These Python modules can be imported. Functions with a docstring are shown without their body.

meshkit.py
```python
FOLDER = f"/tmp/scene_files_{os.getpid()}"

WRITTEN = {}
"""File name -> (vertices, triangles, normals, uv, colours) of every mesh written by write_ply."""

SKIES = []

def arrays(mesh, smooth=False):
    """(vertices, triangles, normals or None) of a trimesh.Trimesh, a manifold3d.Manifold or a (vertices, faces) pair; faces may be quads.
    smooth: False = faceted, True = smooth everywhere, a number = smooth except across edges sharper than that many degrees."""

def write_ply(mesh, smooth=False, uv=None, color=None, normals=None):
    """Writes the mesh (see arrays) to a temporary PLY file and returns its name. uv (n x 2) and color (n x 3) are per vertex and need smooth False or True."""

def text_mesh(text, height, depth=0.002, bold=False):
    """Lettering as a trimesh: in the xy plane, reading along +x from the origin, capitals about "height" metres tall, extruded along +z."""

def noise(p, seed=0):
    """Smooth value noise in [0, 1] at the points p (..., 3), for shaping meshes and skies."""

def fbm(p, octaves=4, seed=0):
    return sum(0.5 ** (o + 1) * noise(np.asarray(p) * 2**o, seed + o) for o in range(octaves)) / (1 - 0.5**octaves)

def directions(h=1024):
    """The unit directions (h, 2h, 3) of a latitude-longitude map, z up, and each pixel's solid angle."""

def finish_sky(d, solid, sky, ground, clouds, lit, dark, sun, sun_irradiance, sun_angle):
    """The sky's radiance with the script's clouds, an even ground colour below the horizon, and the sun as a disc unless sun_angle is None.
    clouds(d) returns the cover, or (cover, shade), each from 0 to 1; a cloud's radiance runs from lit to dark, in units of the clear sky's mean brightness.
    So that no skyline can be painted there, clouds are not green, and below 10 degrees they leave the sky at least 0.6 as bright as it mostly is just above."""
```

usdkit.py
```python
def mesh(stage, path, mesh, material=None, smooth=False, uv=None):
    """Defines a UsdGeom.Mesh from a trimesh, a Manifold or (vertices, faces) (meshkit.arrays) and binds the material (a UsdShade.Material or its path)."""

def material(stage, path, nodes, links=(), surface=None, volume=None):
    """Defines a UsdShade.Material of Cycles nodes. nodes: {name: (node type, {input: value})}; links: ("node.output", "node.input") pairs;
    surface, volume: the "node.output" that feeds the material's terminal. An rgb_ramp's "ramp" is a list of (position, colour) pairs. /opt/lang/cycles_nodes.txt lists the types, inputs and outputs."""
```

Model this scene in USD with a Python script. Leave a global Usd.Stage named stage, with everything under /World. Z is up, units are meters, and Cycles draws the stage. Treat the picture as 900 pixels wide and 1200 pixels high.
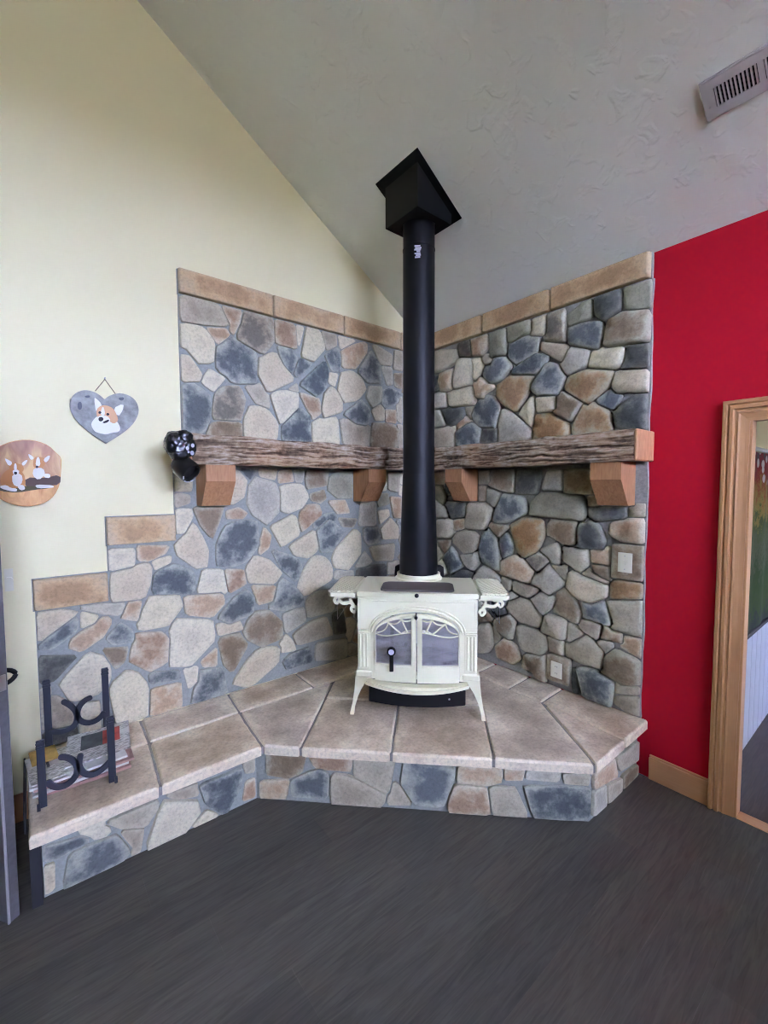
import math, random
import numpy as np, trimesh, usdkit, meshkit
from shapely.geometry import Polygon, MultiPolygon, LineString, Point, MultiPoint, box as sbox
from shapely.ops import polygonize, unary_union, voronoi_diagram
from shapely import affinity
from pxr import Usd, UsdGeom, UsdLux, UsdShade, Gf, Sdf, Vt
random.seed(7); RNG = np.random.RandomState(7)
stage = Usd.Stage.CreateInMemory()
UsdGeom.SetStageUpAxis(stage, 'Z'); UsdGeom.SetStageMetersPerUnit(stage, 1.0)
world = UsdGeom.Xform.Define(stage, '/World'); UsdGeom.Scope.Define(stage, '/World/Looks')

# ------------------------------------------------------------------ camera, sky, exposure
FPX = 513.68                                   # focal length in pixels of the 900 x 1200 picture
EYE = np.array([-2.6938, -2.7885, 1.6599])
YAW, PITCH, ROLL = np.radians([50.8083, -3.2255, -0.1943])
FW = np.array([math.cos(YAW)*math.cos(PITCH), math.sin(YAW)*math.cos(PITCH), math.sin(PITCH)])
_r = np.array([math.sin(YAW), -math.cos(YAW), 0]); _u = np.cross(_r, FW)
RIGHT = _r*math.cos(ROLL)+_u*math.sin(ROLL); UP = -_r*math.sin(ROLL)+_u*math.cos(ROLL)
cam = UsdGeom.Camera.Define(stage, '/World/camera')
cam.CreateHorizontalApertureAttr(36.0); cam.CreateVerticalApertureAttr(48.0); cam.CreateFocalLengthAttr(36.0*FPX/900)
cam.CreateClippingRangeAttr(Gf.Vec2f(0.05, 500))
M4 = np.eye(4); M4[0, :3], M4[1, :3], M4[2, :3], M4[3, :3] = RIGHT, UP, -FW, EYE
UsdGeom.Xformable(cam).AddTransformOp().Set(Gf.Matrix4d(*M4.ravel().tolist()))
cam.CreateExposureAttr(4.48)
sky = UsdLux.DomeLight.Define(stage, '/World/sky')
sky.CreateColorAttr(Gf.Vec3f(0.79, 0.87, 1.44)); sky.CreateIntensityAttr(1.0)      # overcast sky

# ------------------------------------------------------------------ where a pixel's ray meets a plane of the room
def hit(px, py, n, d):
    n = np.array(n, float); v = FW+RIGHT*(px-450)/FPX-UP*(py-600)/FPX
    return EYE+v*((d-n@EYE)/(n@v))
def onL(px, py, o=0.0): return hit(px, py, (0, 1, 0), -o)      # the gable wall y = 0
def onR(px, py, o=0.0): return hit(px, py, (1, 0, 0), -o)      # the red wall x = 0
def onZ(px, py, z): return hit(px, py, (0, 0, 1), z)
LAT = np.array([1, -1, 0])/2**.5; DIA = np.array([1, 1, 0])/2**.5; ZUP = np.array([0, 0, 1.0])
def onD(px, py, t): return hit(px, py, DIA, -t)

EAVE, SLOPE, RIDGE_X, XW, YW, HH = 2.928, 0.64, -3.3, -6.6, -6.2, 0.335

# ------------------------------------------------------------------ scene helpers
used = {}
def numbered(parent, name):
    k = (parent, name); used[k] = used.get(k, -1)+1
    return name if used[k] == 0 else f'{name}_{used[k]:03d}'
def path_of(p): return '/World' if p is None else str(p.GetPath())
def tag(prim, label=None, cat=None, group=None, kind=None):
    for k, v in (('label', label), ('category', cat), ('group', group), ('kind', kind)):
        if v: prim.SetCustomDataByKey(k, v)
    return prim
def empty(name, loc=(0, 0, 0), rotz=0, **kw):
    x = UsdGeom.Xform.Define(stage, '/World/'+numbered('/World', name))
    x.AddTranslateOp().Set(Gf.Vec3d(*map(float, loc)))
    if rotz: x.AddRotateZOp().Set(rotz)
    return tag(x.GetPrim(), **kw)
def obj(name, mesh, mat, parent=None, smooth=False, blotch=None, uv=None, **kw):
    pp = path_of(parent)
    m = usdkit.mesh(stage, pp+'/'+numbered(pp, name), mesh, mat, smooth=smooth, uv=uv)
    if blotch is not None:
        UsdGeom.PrimvarsAPI(m).CreatePrimvar('blotch', Sdf.ValueTypeNames.FloatArray, 'vertex').Set(Vt.FloatArray.FromNumpy(np.asarray(blotch, np.float32)))
    return tag(m.GetPrim(), **kw)
cat_ = trimesh.util.concatenate
def B(x0, y0, z0, x1, y1, z1, bev=0.0):
    lo, hi = np.minimum((x0, y0, z0), (x1, y1, z1)), np.maximum((x0, y0, z0), (x1, y1, z1))
    if bev <= 0:
        m = trimesh.creation.box(hi-lo); m.apply_translation((lo+hi)/2); return m
    pts = []
    for s in np.ndindex(2, 2, 2):
        c = np.where(np.array(s) == 1, hi, lo); inn = np.where(np.array(s) == 1, -1, 1)*bev
        for k in range(3):
            q = c+inn; q[k] = c[k]; pts.append(q)
    return trimesh.convex.convex_hull(np.array(pts))
def ext(poly, a, b, frame):
    """A polygon in (u, v) made solid between depths a and b; frame(u, v, w) gives the point."""
    if poly.geom_type == 'MultiPolygon': return cat_([ext(g, a, b, frame) for g in poly.geoms])
    m = trimesh.creation.extrude_polygon(poly, b-a, engine='earcut')
    v = m.vertices; w = frame(v[:, 0], v[:, 1], v[:, 2]+a)
    m = trimesh.Trimesh(w, m.faces, process=False)
    if m.volume < 0: m.invert()
    return m
def frameL(u, v, w): return np.stack([u, -w, v], -1)                    # gable wall, w comes out of the wall
def frameR(u, v, w): return np.stack([-w, -u, v], -1)
def frameXZ(y0): return lambda u, v, w: np.stack([u, y0-w, v], -1)
def frameDiag(t0): return lambda u, v, w: np.outer(u, LAT)-np.outer(t0+w, DIA)+np.outer(v, ZUP)
def frameZ(u, v, w): return np.stack([u, v, w], -1)
def sweep(points, prof, closed=False):
    """Profile (n x 2) carried along points; the profile's first axis stays as level as it can."""
    p = np.asarray(points, float); n = len(p)
    if closed: t = np.roll(p, -1, 0)-np.roll(p, 1, 0)
    else: t = np.gradient(p, axis=0)
    t /= np.linalg.norm(t, axis=1, keepdims=True)+1e-12
    ref = np.array([0, 0, 1.0]) if np.abs(t[:, 2]).mean() < .8 else np.array([.3, 1.0, 0])
    a = np.cross(t, ref); a /= np.linalg.norm(a, axis=1, keepdims=True)+1e-12
    b = np.cross(a, t); prof = np.asarray(prof, float); k = len(prof)
    V = p[:, None]+prof[None, :, 0, None]*a[:, None]+prof[None, :, 1, None]*b[:, None]
    F = []
    for i in range(n if closed else n-1):
        j = (i+1) % n
        for q in range(k):
            r = (q+1) % k
            F += [[i*k+q, i*k+r, j*k+r], [i*k+q, j*k+r, j*k+q]]
    if not closed:
        for q in range(1, k-1): F += [[0, q+1, q], [(n-1)*k, (n-1)*k+q, (n-1)*k+q+1]]
    m = trimesh.Trimesh(V.reshape(-1, 3), F, process=False)
    if m.volume < 0: m.invert()
    return m
def circ(r, n=10): return [(r*math.cos(2*math.pi*i/n), r*math.sin(2*math.pi*i/n)) for i in range(n)]
def tube(points, r, n=10): return sweep(points, circ(r, n))
def lathe(prof, n=40, closed=False):
    m = trimesh.creation.revolve(np.array(prof, float), sections=n)
    if m.is_watertight and m.volume < 0: m.invert()
    return m
def spline(pts, n=24):
    p = np.asarray(pts, float); d = np.r_[0, np.cumsum(np.linalg.norm(np.diff(p, axis=0), axis=1))]
    from scipy.interpolate import CubicSpline
    return CubicSpline(d, p)(np.linspace(0, d[-1], n))
def big(g):
    if g.is_empty: return None
    if g.geom_type == 'Polygon': return g
    gs = [x for x in getattr(g, 'geoms', []) if x.geom_type == 'Polygon']
    return max(gs, key=lambda x: x.area) if gs else None

# ------------------------------------------------------------------ materials
def mat(name, nodes, links=(), surface='p.BSDF'): return usdkit.material(stage, '/World/Looks/'+name, nodes, links, surface=surface)
def plain(name, col, rough=.5, metallic=0., bump=0., scale=60., var=0., coat=0., spec=.5, detail=3., stretch=None):
    nodes = {'p': ('principled_bsdf', {'base_color': col, 'roughness': rough, 'metallic': metallic, 'coat_weight': coat, 'specular_ior_level': spec})}
    links = []
    if bump or var:
        nodes['g'] = ('texture_coordinate', {}); nodes['n'] = ('noise_texture', {'scale': scale, 'detail': detail, 'roughness': .6})
        if stretch:
            nodes['mp'] = ('mapping', {'scale': stretch}); links += [('g.object', 'mp.vector'), ('mp.vector', 'n.vector')]
        else: links += [('g.object', 'n.vector')]
    if var:
        c = np.array(col)
        nodes['r'] = ('rgb_ramp', {'ramp': [(.3, tuple(c*(1-var))), (.7, tuple(np.minimum(c*(1+var), 1)))]})
        links += [('n.fac', 'r.fac'), ('r.color', 'p.base_color')]
    if bump:
        nodes['b'] = ('bump', {'strength': bump, 'distance': .004}); links += [('n.fac', 'b.height'), ('b.normal', 'p.normal')]
    return mat(name, nodes, links)
def stone_mat(name, rim, mid, core, scale=11., noise=1.0, rough=.85, bump=.8):
    """Natural stone: its own mottling runs from the rim's tone to the heart's, broken up by noise."""
    return mat(name, {
        'a': ('attribute', {'attribute': 'blotch'}), 'g': ('geometry', {}),
        'n': ('noise_texture', {'scale': scale, 'detail': 4., 'roughness': .62}), 'f': ('noise_texture', {'scale': 65., 'detail': 4., 'roughness': .7}),
        'c': ('math', {'math_type': 'subtract', 'value2': .5}), 'm': ('math', {'math_type': 'multiply', 'value2': noise*1.9}),
        's': ('math', {'math_type': 'add'}), 'r': ('rgb_ramp', {'ramp': [(.18, rim), (.52, mid), (.86, core), (1., tuple(np.array(core)*.9))]}),
        'fr': ('rgb_ramp', {'ramp': [(.28, (.74, .74, .75)), (.5, (1., 1., 1.)), (.72, (1.12, 1.11, 1.09))]}), 'x': ('mix', {'mix_type': 'multiply', 'fac': 1.}),
        'b': ('bump', {'strength': bump, 'distance': .006}), 'bn': ('noise_texture', {'scale': 38., 'detail': 6., 'roughness': .65}),
        'p': ('principled_bsdf', {'roughness': rough, 'specular_ior_level': .25})},
        [('g.position', 'n.vector'), ('g.position', 'f.vector'), ('g.position', 'bn.vector'), ('n.fac', 'c.value1'), ('c.value', 'm.value1'), ('m.value', 's.value1'), ('a.fac', 's.value2'),
         ('s.value', 'r.fac'), ('r.color', 'x.color1'), ('f.fac', 'fr.fac'), ('fr.color', 'x.color2'), ('x.color', 'p.base_color'), ('bn.fac', 'b.height'), ('b.normal', 'p.normal')])
CREAM, GREYL = (.56, .53, .47), (.47, .45, .43)
STONE = {}
def stones_of(key, variants):
    STONE[key] = [stone_mat(f'stone_{key}_{i}', *v[0:3], **(v[3] if len(v) > 3 else {})) for i, v in enumerate(variants)]
stones_of('c', [((.56, .51, .355), (.64, .58, .398), (.66, .59, .398), {'noise': .5}), ((.55, .50, .355), (.60, .53, .364), (.60, .51, .347), {'noise': .6}), ((.58, .54, .389), (.66, .61, .440), (.64, .58, .415), {'noise': .5})])
stones_of('l', [((.46, .43, .313), (.50, .455, .330), (.46, .41, .296), {'noise': .8}), ((.46, .42, .305), (.48, .42, .301), (.40, .345, .245), {'noise': .9}), ((.48, .46, .355), (.52, .49, .372), (.44, .41, .318), {'noise': .8})])
stones_of('b', [((.42, .42, .338), (.28, .29, .254), (.125, .14, .140), {'noise': 1.3}), ((.38, .39, .321), (.20, .215, .198), (.105, .12, .123), {'scale': 14., 'noise': 1.3}), ((.43, .43, .347), (.31, .325, .279), (.14, .155, .157), {'scale': 9., 'noise': 1.4})])
stones_of('k', [((.22, .22, .178), (.14, .145, .123), (.095, .10, .089), {'noise': 1.3}), ((.24, .235, .186), (.15, .15, .123), (.095, .097, .085), {'noise': 1.3})])
stones_of('t', [((.580, .517, .370), (.560, .456, .305), (.470, .328, .199), {'noise': 1.2}), ((.570, .497, .351), (.550, .447, .296), (.500, .357, .222), {'scale': 15., 'noise': 1.2}), ((.540, .477, .342), (.490, .388, .259), (.390, .264, .166), {'noise': 1.4})])
stones_of('y', [((.420, .361, .231), (.430, .294, .153), (.360, .206, .092), {'noise': 1.4}), ((.450, .392, .259), (.430, .309, .176), (.360, .227, .116), {'noise': 1.5})])
stones_of('m', [((.45, .42, .305), (.35, .295, .203), (.27, .205, .132), {'noise': 1.2}), ((.43, .40, .296), (.34, .295, .211), (.20, .18, .140), {'scale': 15., 'noise': 1.3}), ((.41, .37, .262), (.31, .245, .161), (.24, .175, .106), {'noise': 1.2})])
stones_of('g', [((.37, .36, .262), (.36, .34, .242), (.30, .28, .195), {'noise': .8}), ((.40, .39, .288), (.37, .36, .262), (.33, .32, .237), {'noise': .8})])
CAP = [stone_mat('sandstone_cap_%d' % i, a, b, c, scale=6., noise=1.3, bump=.4) for i, (a, b, c) in enumerate([((.540, .417, .255), (.600, .427, .240), (.470, .310, .165)), ((.560, .436, .273), (.600, .432, .245), (.500, .335, .179))])]
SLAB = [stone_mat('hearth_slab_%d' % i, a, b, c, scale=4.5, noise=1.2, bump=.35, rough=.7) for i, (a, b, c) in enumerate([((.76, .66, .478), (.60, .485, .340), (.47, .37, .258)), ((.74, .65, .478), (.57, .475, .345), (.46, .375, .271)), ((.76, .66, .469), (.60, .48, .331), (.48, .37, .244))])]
MORTAR = plain('mortar', (.30, .315, .28), .95, bump=.5, scale=70, var=.12)
JOINT = plain('slab_joint', (.27, .25, .22), .95, bump=.4, scale=80, var=.15)
WALLPAINT = plain('cream_wall_paint', (.80, .745, .46), .75, bump=.06, scale=90)
REDPAINT = plain('red_wall_paint', (.50, .004, .022), .6, bump=.08, scale=90, spec=.2)
CEILPAINT = mat('stomped_ceiling', {
    'g': ('texture_coordinate', {}), 'n': ('noise_texture', {'scale': 12., 'detail': 2., 'distortion': .8}), 'n2': ('noise_texture', {'scale': 34., 'detail': 3., 'distortion': 1.}),
    'r': ('rgb_ramp', {'ramp': [(.53, (0, 0, 0)), (.68, (1, 1, 1))]}), 'x': ('mix', {'mix_type': 'multiply', 'fac': 1.}),
    'b': ('bump', {'strength': .28, 'distance': .012}), 'p': ('principled_bsdf', {'base_color': (.86, .88, .79), 'roughness': .9})},
    [('g.object', 'n.vector'), ('g.object', 'n2.vector'), ('n.fac', 'r.fac'), ('r.color', 'x.color1'), ('n2.color', 'x.color2'), ('x.color', 'b.height'), ('b.normal', 'p.normal')])
def wood(name, dark, light, scale=(2., 22., 22.), rough=.45, bump=.12, dist=1.5, noise=3.):
    return mat(name, {'g': ('texture_coordinate', {}), 'mp': ('mapping', {'scale': scale}), 'n': ('noise_texture', {'scale': noise, 'detail': 5., 'roughness': .6, 'distortion': dist}),
        'r': ('rgb_ramp', {'ramp': [(.3, dark), (.65, light)]}), 'b': ('bump', {'strength': bump, 'distance': .003}), 'p': ('principled_bsdf', {'roughness': rough})},
        [('g.object', 'mp.vector'), ('mp.vector', 'n.vector'), ('n.fac', 'r.fac'), ('r.color', 'p.base_color'), ('n.fac', 'b.height'), ('b.normal', 'p.normal')])
OAK = wood('oak_trim', (.51, .262, .115), (.56, .30, .138), (70., 70., 2.), bump=.02)
OAKH = wood('oak_trim_level', (.51, .262, .115), (.56, .30, .138), (70., 2., 70.), bump=.02)
FLOORM = [wood('dark_plank_%d' % i, tuple(np.array(c)*.62), tuple(np.array(c)*1.2), (1.4, 16., 16.), rough=.42, bump=.1) for i, c in enumerate([(.080, .075, .062), (.090, .084, .070), (.071, .067, .057), (.084, .076, .061)])]
CORBELM = wood('corbel_wood', (.38, .178, .078), (.51, .26, .122), (14., 14., 2.), rough=.6)
ENDGRAIN = wood('sawn_end_wood', (.44, .205, .088), (.60, .31, .15), (20., 20., 4.), rough=.65)
SAWN = wood('sawn_beam_wood', (.10, .06, .035), (.20, .125, .075), (2., 20., 20.), rough=.75)
BARK = mat('bark', {'a': ('attribute', {'attribute': 'blotch'}), 'g': ('geometry', {}), 'n': ('noise_texture', {'scale': 26., 'detail': 5., 'roughness': .7}), 'n3': ('noise_texture', {'scale': 3.2, 'detail': 2.}),
    'c': ('math', {'math_type': 'subtract', 'value2': .5}), 'm': ('math', {'math_type': 'multiply', 'value2': .8}), 's': ('math', {'math_type': 'add'}),
    'r': ('rgb_ramp', {'ramp': [(.12, (.075, .045, .026)), (.4, (.22, .135, .075)), (.64, (.42, .28, .17)), (.95, (.48, .37, .25))]}),
    'r2': ('rgb_ramp', {'ramp': [(.12, (.065, .045, .03)), (.4, (.17, .12, .075)), (.64, (.32, .235, .155)), (.95, (.52, .45, .35))]}), 'w': ('rgb_ramp', {'ramp': [(.42, (0, 0, 0)), (.58, (1, 1, 1))]}),
    'x': ('mix', {}), 'bn': ('noise_texture', {'scale': 120., 'detail': 4.}), 'b': ('bump', {'strength': .6, 'distance': .004}), 'p': ('principled_bsdf', {'roughness': .9, 'specular_ior_level': .2})},
    [('g.position', 'n.vector'), ('g.position', 'n3.vector'), ('g.position', 'bn.vector'), ('n.fac', 'c.value1'), ('c.value', 'm.value1'), ('m.value', 's.value1'), ('a.fac', 's.value2'), ('s.value', 'r.fac'), ('s.value', 'r2.fac'),
     ('n3.fac', 'w.fac'), ('w.color', 'x.fac'), ('r.color', 'x.color1'), ('r2.color', 'x.color2'), ('x.color', 'p.base_color'), ('bn.fac', 'b.height'), ('b.normal', 'p.normal')])
ENAMEL = plain('bone_enamel', (.82, .79, .55), .32, spec=.35)
GRIDDLE = plain('griddle_iron', (.10, .088, .08), .45, bump=.15, scale=140)
BLACKMETAL = plain('black_stove_paint', (.006, .006, .0065), .6, bump=.05, scale=200, spec=.25)
PIPEM = plain('satin_black_pipe', (.005, .0053, .0065), .5, spec=.28)
NAVYIRON = plain('dark_iron', (.022, .026, .038), .5, bump=.2, scale=120)
FIREBRICK = plain('pale_firebrick', (.60, .59, .60), .9, bump=.2, scale=60, var=.15)
WHITEPLASTIC = plain('ivory_plate', (.76, .74, .58), .35)
VENTM = plain('vent_enamel', (.55, .52, .51), .45)
BLACKVOID = plain('vent_dark', (.012, .012, .012), .9)
GLOSSBLACK = plain('glossy_black', (.006, .006, .008), .26, bump=.3, scale=26, coat=.25)
PALEPRINT = plain('pale_print', (.62, .60, .70), .5)
DOORPAINT = plain('slate_door_paint', (.115, .112, .115), .38, bump=.08, scale=50, var=.12)
DOOREDGE = plain('door_edge_strip', (.34, .335, .33), .4)
DARKSTRIP = plain('dark_end_strip', (.022, .023, .027), .7)
STEELM = plain('small_steel', (.5, .5, .5), .35, metallic=1.)
CORD = plain('brown_cord', (.14, .10, .07), .8)
SLATE = plain('grey_slate', (.31, .315, .285), .7, bump=.4, scale=28, var=.3, detail=6.)
GLASSPANE = mat('window_glass', {'t': ('transparent_bsdf', {'color': (.96, .98, .97)}), 'g': ('glossy_bsdf', {'color': (1, 1, 1), 'roughness': 0.}), 'f': ('fresnel', {'IOR': 1.5}), 'x': ('mix_closure', {})},
    [('f.fac', 'x.fac'), ('t.BSDF', 'x.closure1'), ('g.BSDF', 'x.closure2')], 'x.closure')
REFLGLASS = mat('painted_reflection_glass', {'t': ('transparent_bsdf', {'color': (.86, .87, .92)}), 'd': ('diffuse_bsdf', {'color': (.60, .57, .56)}), 'n': ('noise_texture', {'scale': 9., 'detail': 3.}), 'tc': ('texture_coordinate', {}),
    'mp': ('mapping', {'scale': (1., 1., 3.)}), 'r': ('rgb_ramp', {'ramp': [(.3, (.16, .16, .16)), (.7, (.48, .48, .48))]}), 'x': ('mix_closure', {}),
    'g': ('glossy_bsdf', {'color': (1, 1, 1), 'roughness': .03}), 'f': ('fresnel', {'IOR': 1.5}), 'y': ('mix_closure', {})},
    [('tc.object', 'mp.vector'), ('mp.vector', 'n.vector'), ('n.fac', 'r.fac'), ('r.color', 'x.fac'), ('t.BSDF', 'x.closure1'), ('d.BSDF', 'x.closure2'), ('x.closure', 'y.closure1'), ('g.BSDF', 'y.closure2'), ('f.fac', 'y.fac')], 'y.closure')  # pale diffuse share paints bright room reflections into the stove glass
GROUNDM = plain('bounce_ground', (.25, .21, .13), .9, var=.1, scale=3.)  # brown chosen so the ground bounces warm light indoors
WHITETRIM = plain('white_window_trim', (.72, .72, .70), .4)
def flat(name, rgb, rough=.7):
    c = np.array(rgb)/255.; c = np.where(c < .04045, c/12.92, ((c+.055)/1.055)**2.4)
    return plain(name, tuple(float(x) for x in c), rough)

# ------------------------------------------------------------------ room shell
CEILN = np.array([SLOPE, 0, 1.0])/math.hypot(SLOPE, 1)
RIDGE_Z = EAVE-SLOPE*RIDGE_X
T = .12
gable = Polygon([(XW, 0), (0, 0), (0, EAVE), (RIDGE_X, RIDGE_Z), (XW, EAVE)])
DOOR_L = sbox(-4.02, 0, -3.20, 2.05)
wl = empty('wall_left', kind='structure', label='cream gable wall with stepped fieldstone veneer on its right part', cat='wall')
obj('plaster', ext(gable.difference(DOOR_L), -T, 0, frameL), WALLPAINT, wl)
wr = empty('wall_right', kind='structure', label='deep red eave wall with rounded fieldstone veneer beside the corner', cat='wall')
OPEN_Y0, OPEN_Y1, OPEN_H, TR = 2.262, 3.14, 1.985, .062
redpoly = sbox(0, 0, -YW, EAVE).difference(sbox(OPEN_Y0-.015, -1, OPEN_Y1+.015, OPEN_H+.015))
obj('plaster', ext(redpoly, -TR, 0, frameR), REDPAINT, wr)
WIN = [(-3.6, -2.5), (-2.2, -1.1)]; WZ0, WZ1 = 2.3, 3.66; WTR = 2.9
front = gable
for a, b in WIN: front = front.difference(sbox(a, WZ0, b, WZ1))
obj('wall_front', ext(front, 0, T, frameXZ(YW)), WALLPAINT, kind='structure', label='cream gable wall with two high windows behind the viewer', cat='wall')
obj('wall_back', B(XW-T, YW, 0, XW, 0, EAVE+.0), WALLPAINT, kind='structure', label='plain cream wall far on the left side', cat='wall')
cz = lambda x: EAVE-SLOPE*x if x > RIDGE_X else EAVE-SLOPE*(2*RIDGE_X-x)
prof = Polygon([(T, cz(T)), (RIDGE_X, RIDGE_Z), (XW-T, cz(XW-T)), (XW-T, cz(XW-T)+.2), (RIDGE_X, RIDGE_Z+.2), (T, cz(T)+.2)])
obj('ceiling', ext(prof, -T, -YW+T, lambda u, v, w: np.stack([u, -w, v], -1)), CEILPAINT, kind='structure', label='sloped off-white ceiling with stomped plaster texture', cat='ceiling')
fl = empty('floor', kind='structure', label='dark grey-brown wood-look plank floor', cat='floor')
obj('subfloor', B(XW-T, YW-T, -.15, T, T, -.012), plain('subfloor', (.03, .03, .03), .9), fl)
PW, PL = .185, 1.3
y = 0.0; row = 0
while y > YW:
    x = XW-((row*.437) % 1)*PL; yb = max(y-PW, YW)
    while x < 0:
        xa, xb = max(x, XW), min(x+PL, 0)
        if xb-xa > .02 and not (xa > -2.0 and yb > -.5):
            obj('plank', B(xa+.0001, yb+.0001, -.012, xb-.0001, y-.0001, 0), FLOORM[RNG.randint(4)], fl)
        x += PL
    y -= PW; row += 1
for i, (a, b) in enumerate(WIN):
    w = empty(f'window_{i+1}', kind='structure', label='high white framed window behind the viewer, the %s one' % ('left', 'right')[i], cat='window')
    fr = sbox(a, WZ0, b, WZ1).difference(sbox(a+.06, WZ0+.06, b-.06, WZ1-.06))
    obj('window_frame', ext(fr, -.01, T+.01, frameXZ(YW)), WHITETRIM, w)
    obj('transom', B(a+.06, YW-.08, WTR-.03, b-.06, YW-.03, WTR+.03), WHITETRIM, w)
    for z0, z1 in ((WZ0+.06, WTR-.03), (WTR+.03, WZ1-.06)):
        obj('pane', B(a+.06, YW-.058, z0, b-.06, YW-.052, z1), GLASSPANE, w)
obj('ground', B(-900, -900, -.5, 900, YW-T-.05, -.3), GROUNDM, kind='structure', label='brown ground toned for warm bounce light outside the windows behind the viewer', cat='ground')

obj('added_roof', B(-7.5, -9.6, 1.95, 1.5, YW-T-.02, 2.1), plain('added_roof_brown', (.15, .12, .07), .9, var=.25, scale=9.), kind='structure', label='brown unseen roof slab added below the high windows to darken the upper wall', cat='added roof')  # unseen roof added to darken and warm light on the upper wall
# ------------------------------------------------------------------ stone veneer
def ring_pts(poly, n):
    e = poly.exterior; L = e.length
    k = np.array([e.interpolate(L*i/n).coords[0] for i in range(n)])
    return k
def rounded(poly, r):
    q = big(poly.buffer(-r, join_style=1).buffer(r, quad_segs=3)); return q if q is not None and q.area > .4*poly.area else poly
def stone_mesh(poly, frame, h, base=-.004, seed=0, lump=.35, n=22, flat_top=False):
    c = np.array(poly.representative_point().coords[0] if not poly.contains(poly.centroid) else poly.centroid.coords[0])
    k = ring_pts(poly, n)
    if Polygon(k).exterior.is_ccw is False: k = k[::-1]
    prof = [(1., base, 0.), (1., h*.45, .0), (.965, h*.72, .08), (.90, h*.90, .25), (.72, h*1.0, .6), (.40, h*1.06, .9)] if not flat_top else [(1., base, .0), (1., h*.6, .05), (.985, h*.88, .15), (.95, h, .35), (.7, h*1.02, .7), (.35, h*1.02, .95)]
    V, bl = [], []
    for s, w, b in prof:
        q = c+(k-c)*s
        p3 = np.c_[q, np.full(n, 0.)]
        nz = meshkit.fbm(np.c_[q*9.0, np.full(n, seed*3.1)], 3, seed % 50)-.5
        nz2 = meshkit.noise(np.c_[q*34.0, np.full(n, seed*1.7)], seed % 50)-.5
        ww = w+(h*lump*1.6*nz+h*lump*.45*nz2)*(b > .2)*min(1, b*1.6)
        V.append(np.c_[q, ww]); bl += [b]*n
    top = V[-1][:, 2].mean()
    V = np.vstack(V+[np.array([[c[0], c[1], top]])]); bl.append(1.)
    F = []
    R = len(prof)
    for i in range(R-1):
        for j in range(n):
            a, b2 = i*n+j, i*n+(j+1) % n
            F += [[a, b2, b2+n], [a, b2+n, a+n]]
    F += [[(R-1)*n+j, (R-1)*n+(j+1) % n, R*n] for j in range(n)]
    m = trimesh.Trimesh(frame(V[:, 0], V[:, 1], V[:, 2]), F, process=False)
    return m, np.array(bl)
def parse(txt):
    out, tile = [], None
    for line in txt.strip().splitlines():
        line = line.split('#')[0].strip()
        if not line: continue
        w = line.split()
        if w[0] == '@': tile = tuple(map(float, w[1:4])); continue
        p = [tuple(map(float, q.split(','))) for q in w[1:]]
        out.append((w[0], [(tile[0]+a/tile[2], tile[1]+b/tile[2]) for a, b in p]))
    return out
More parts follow.
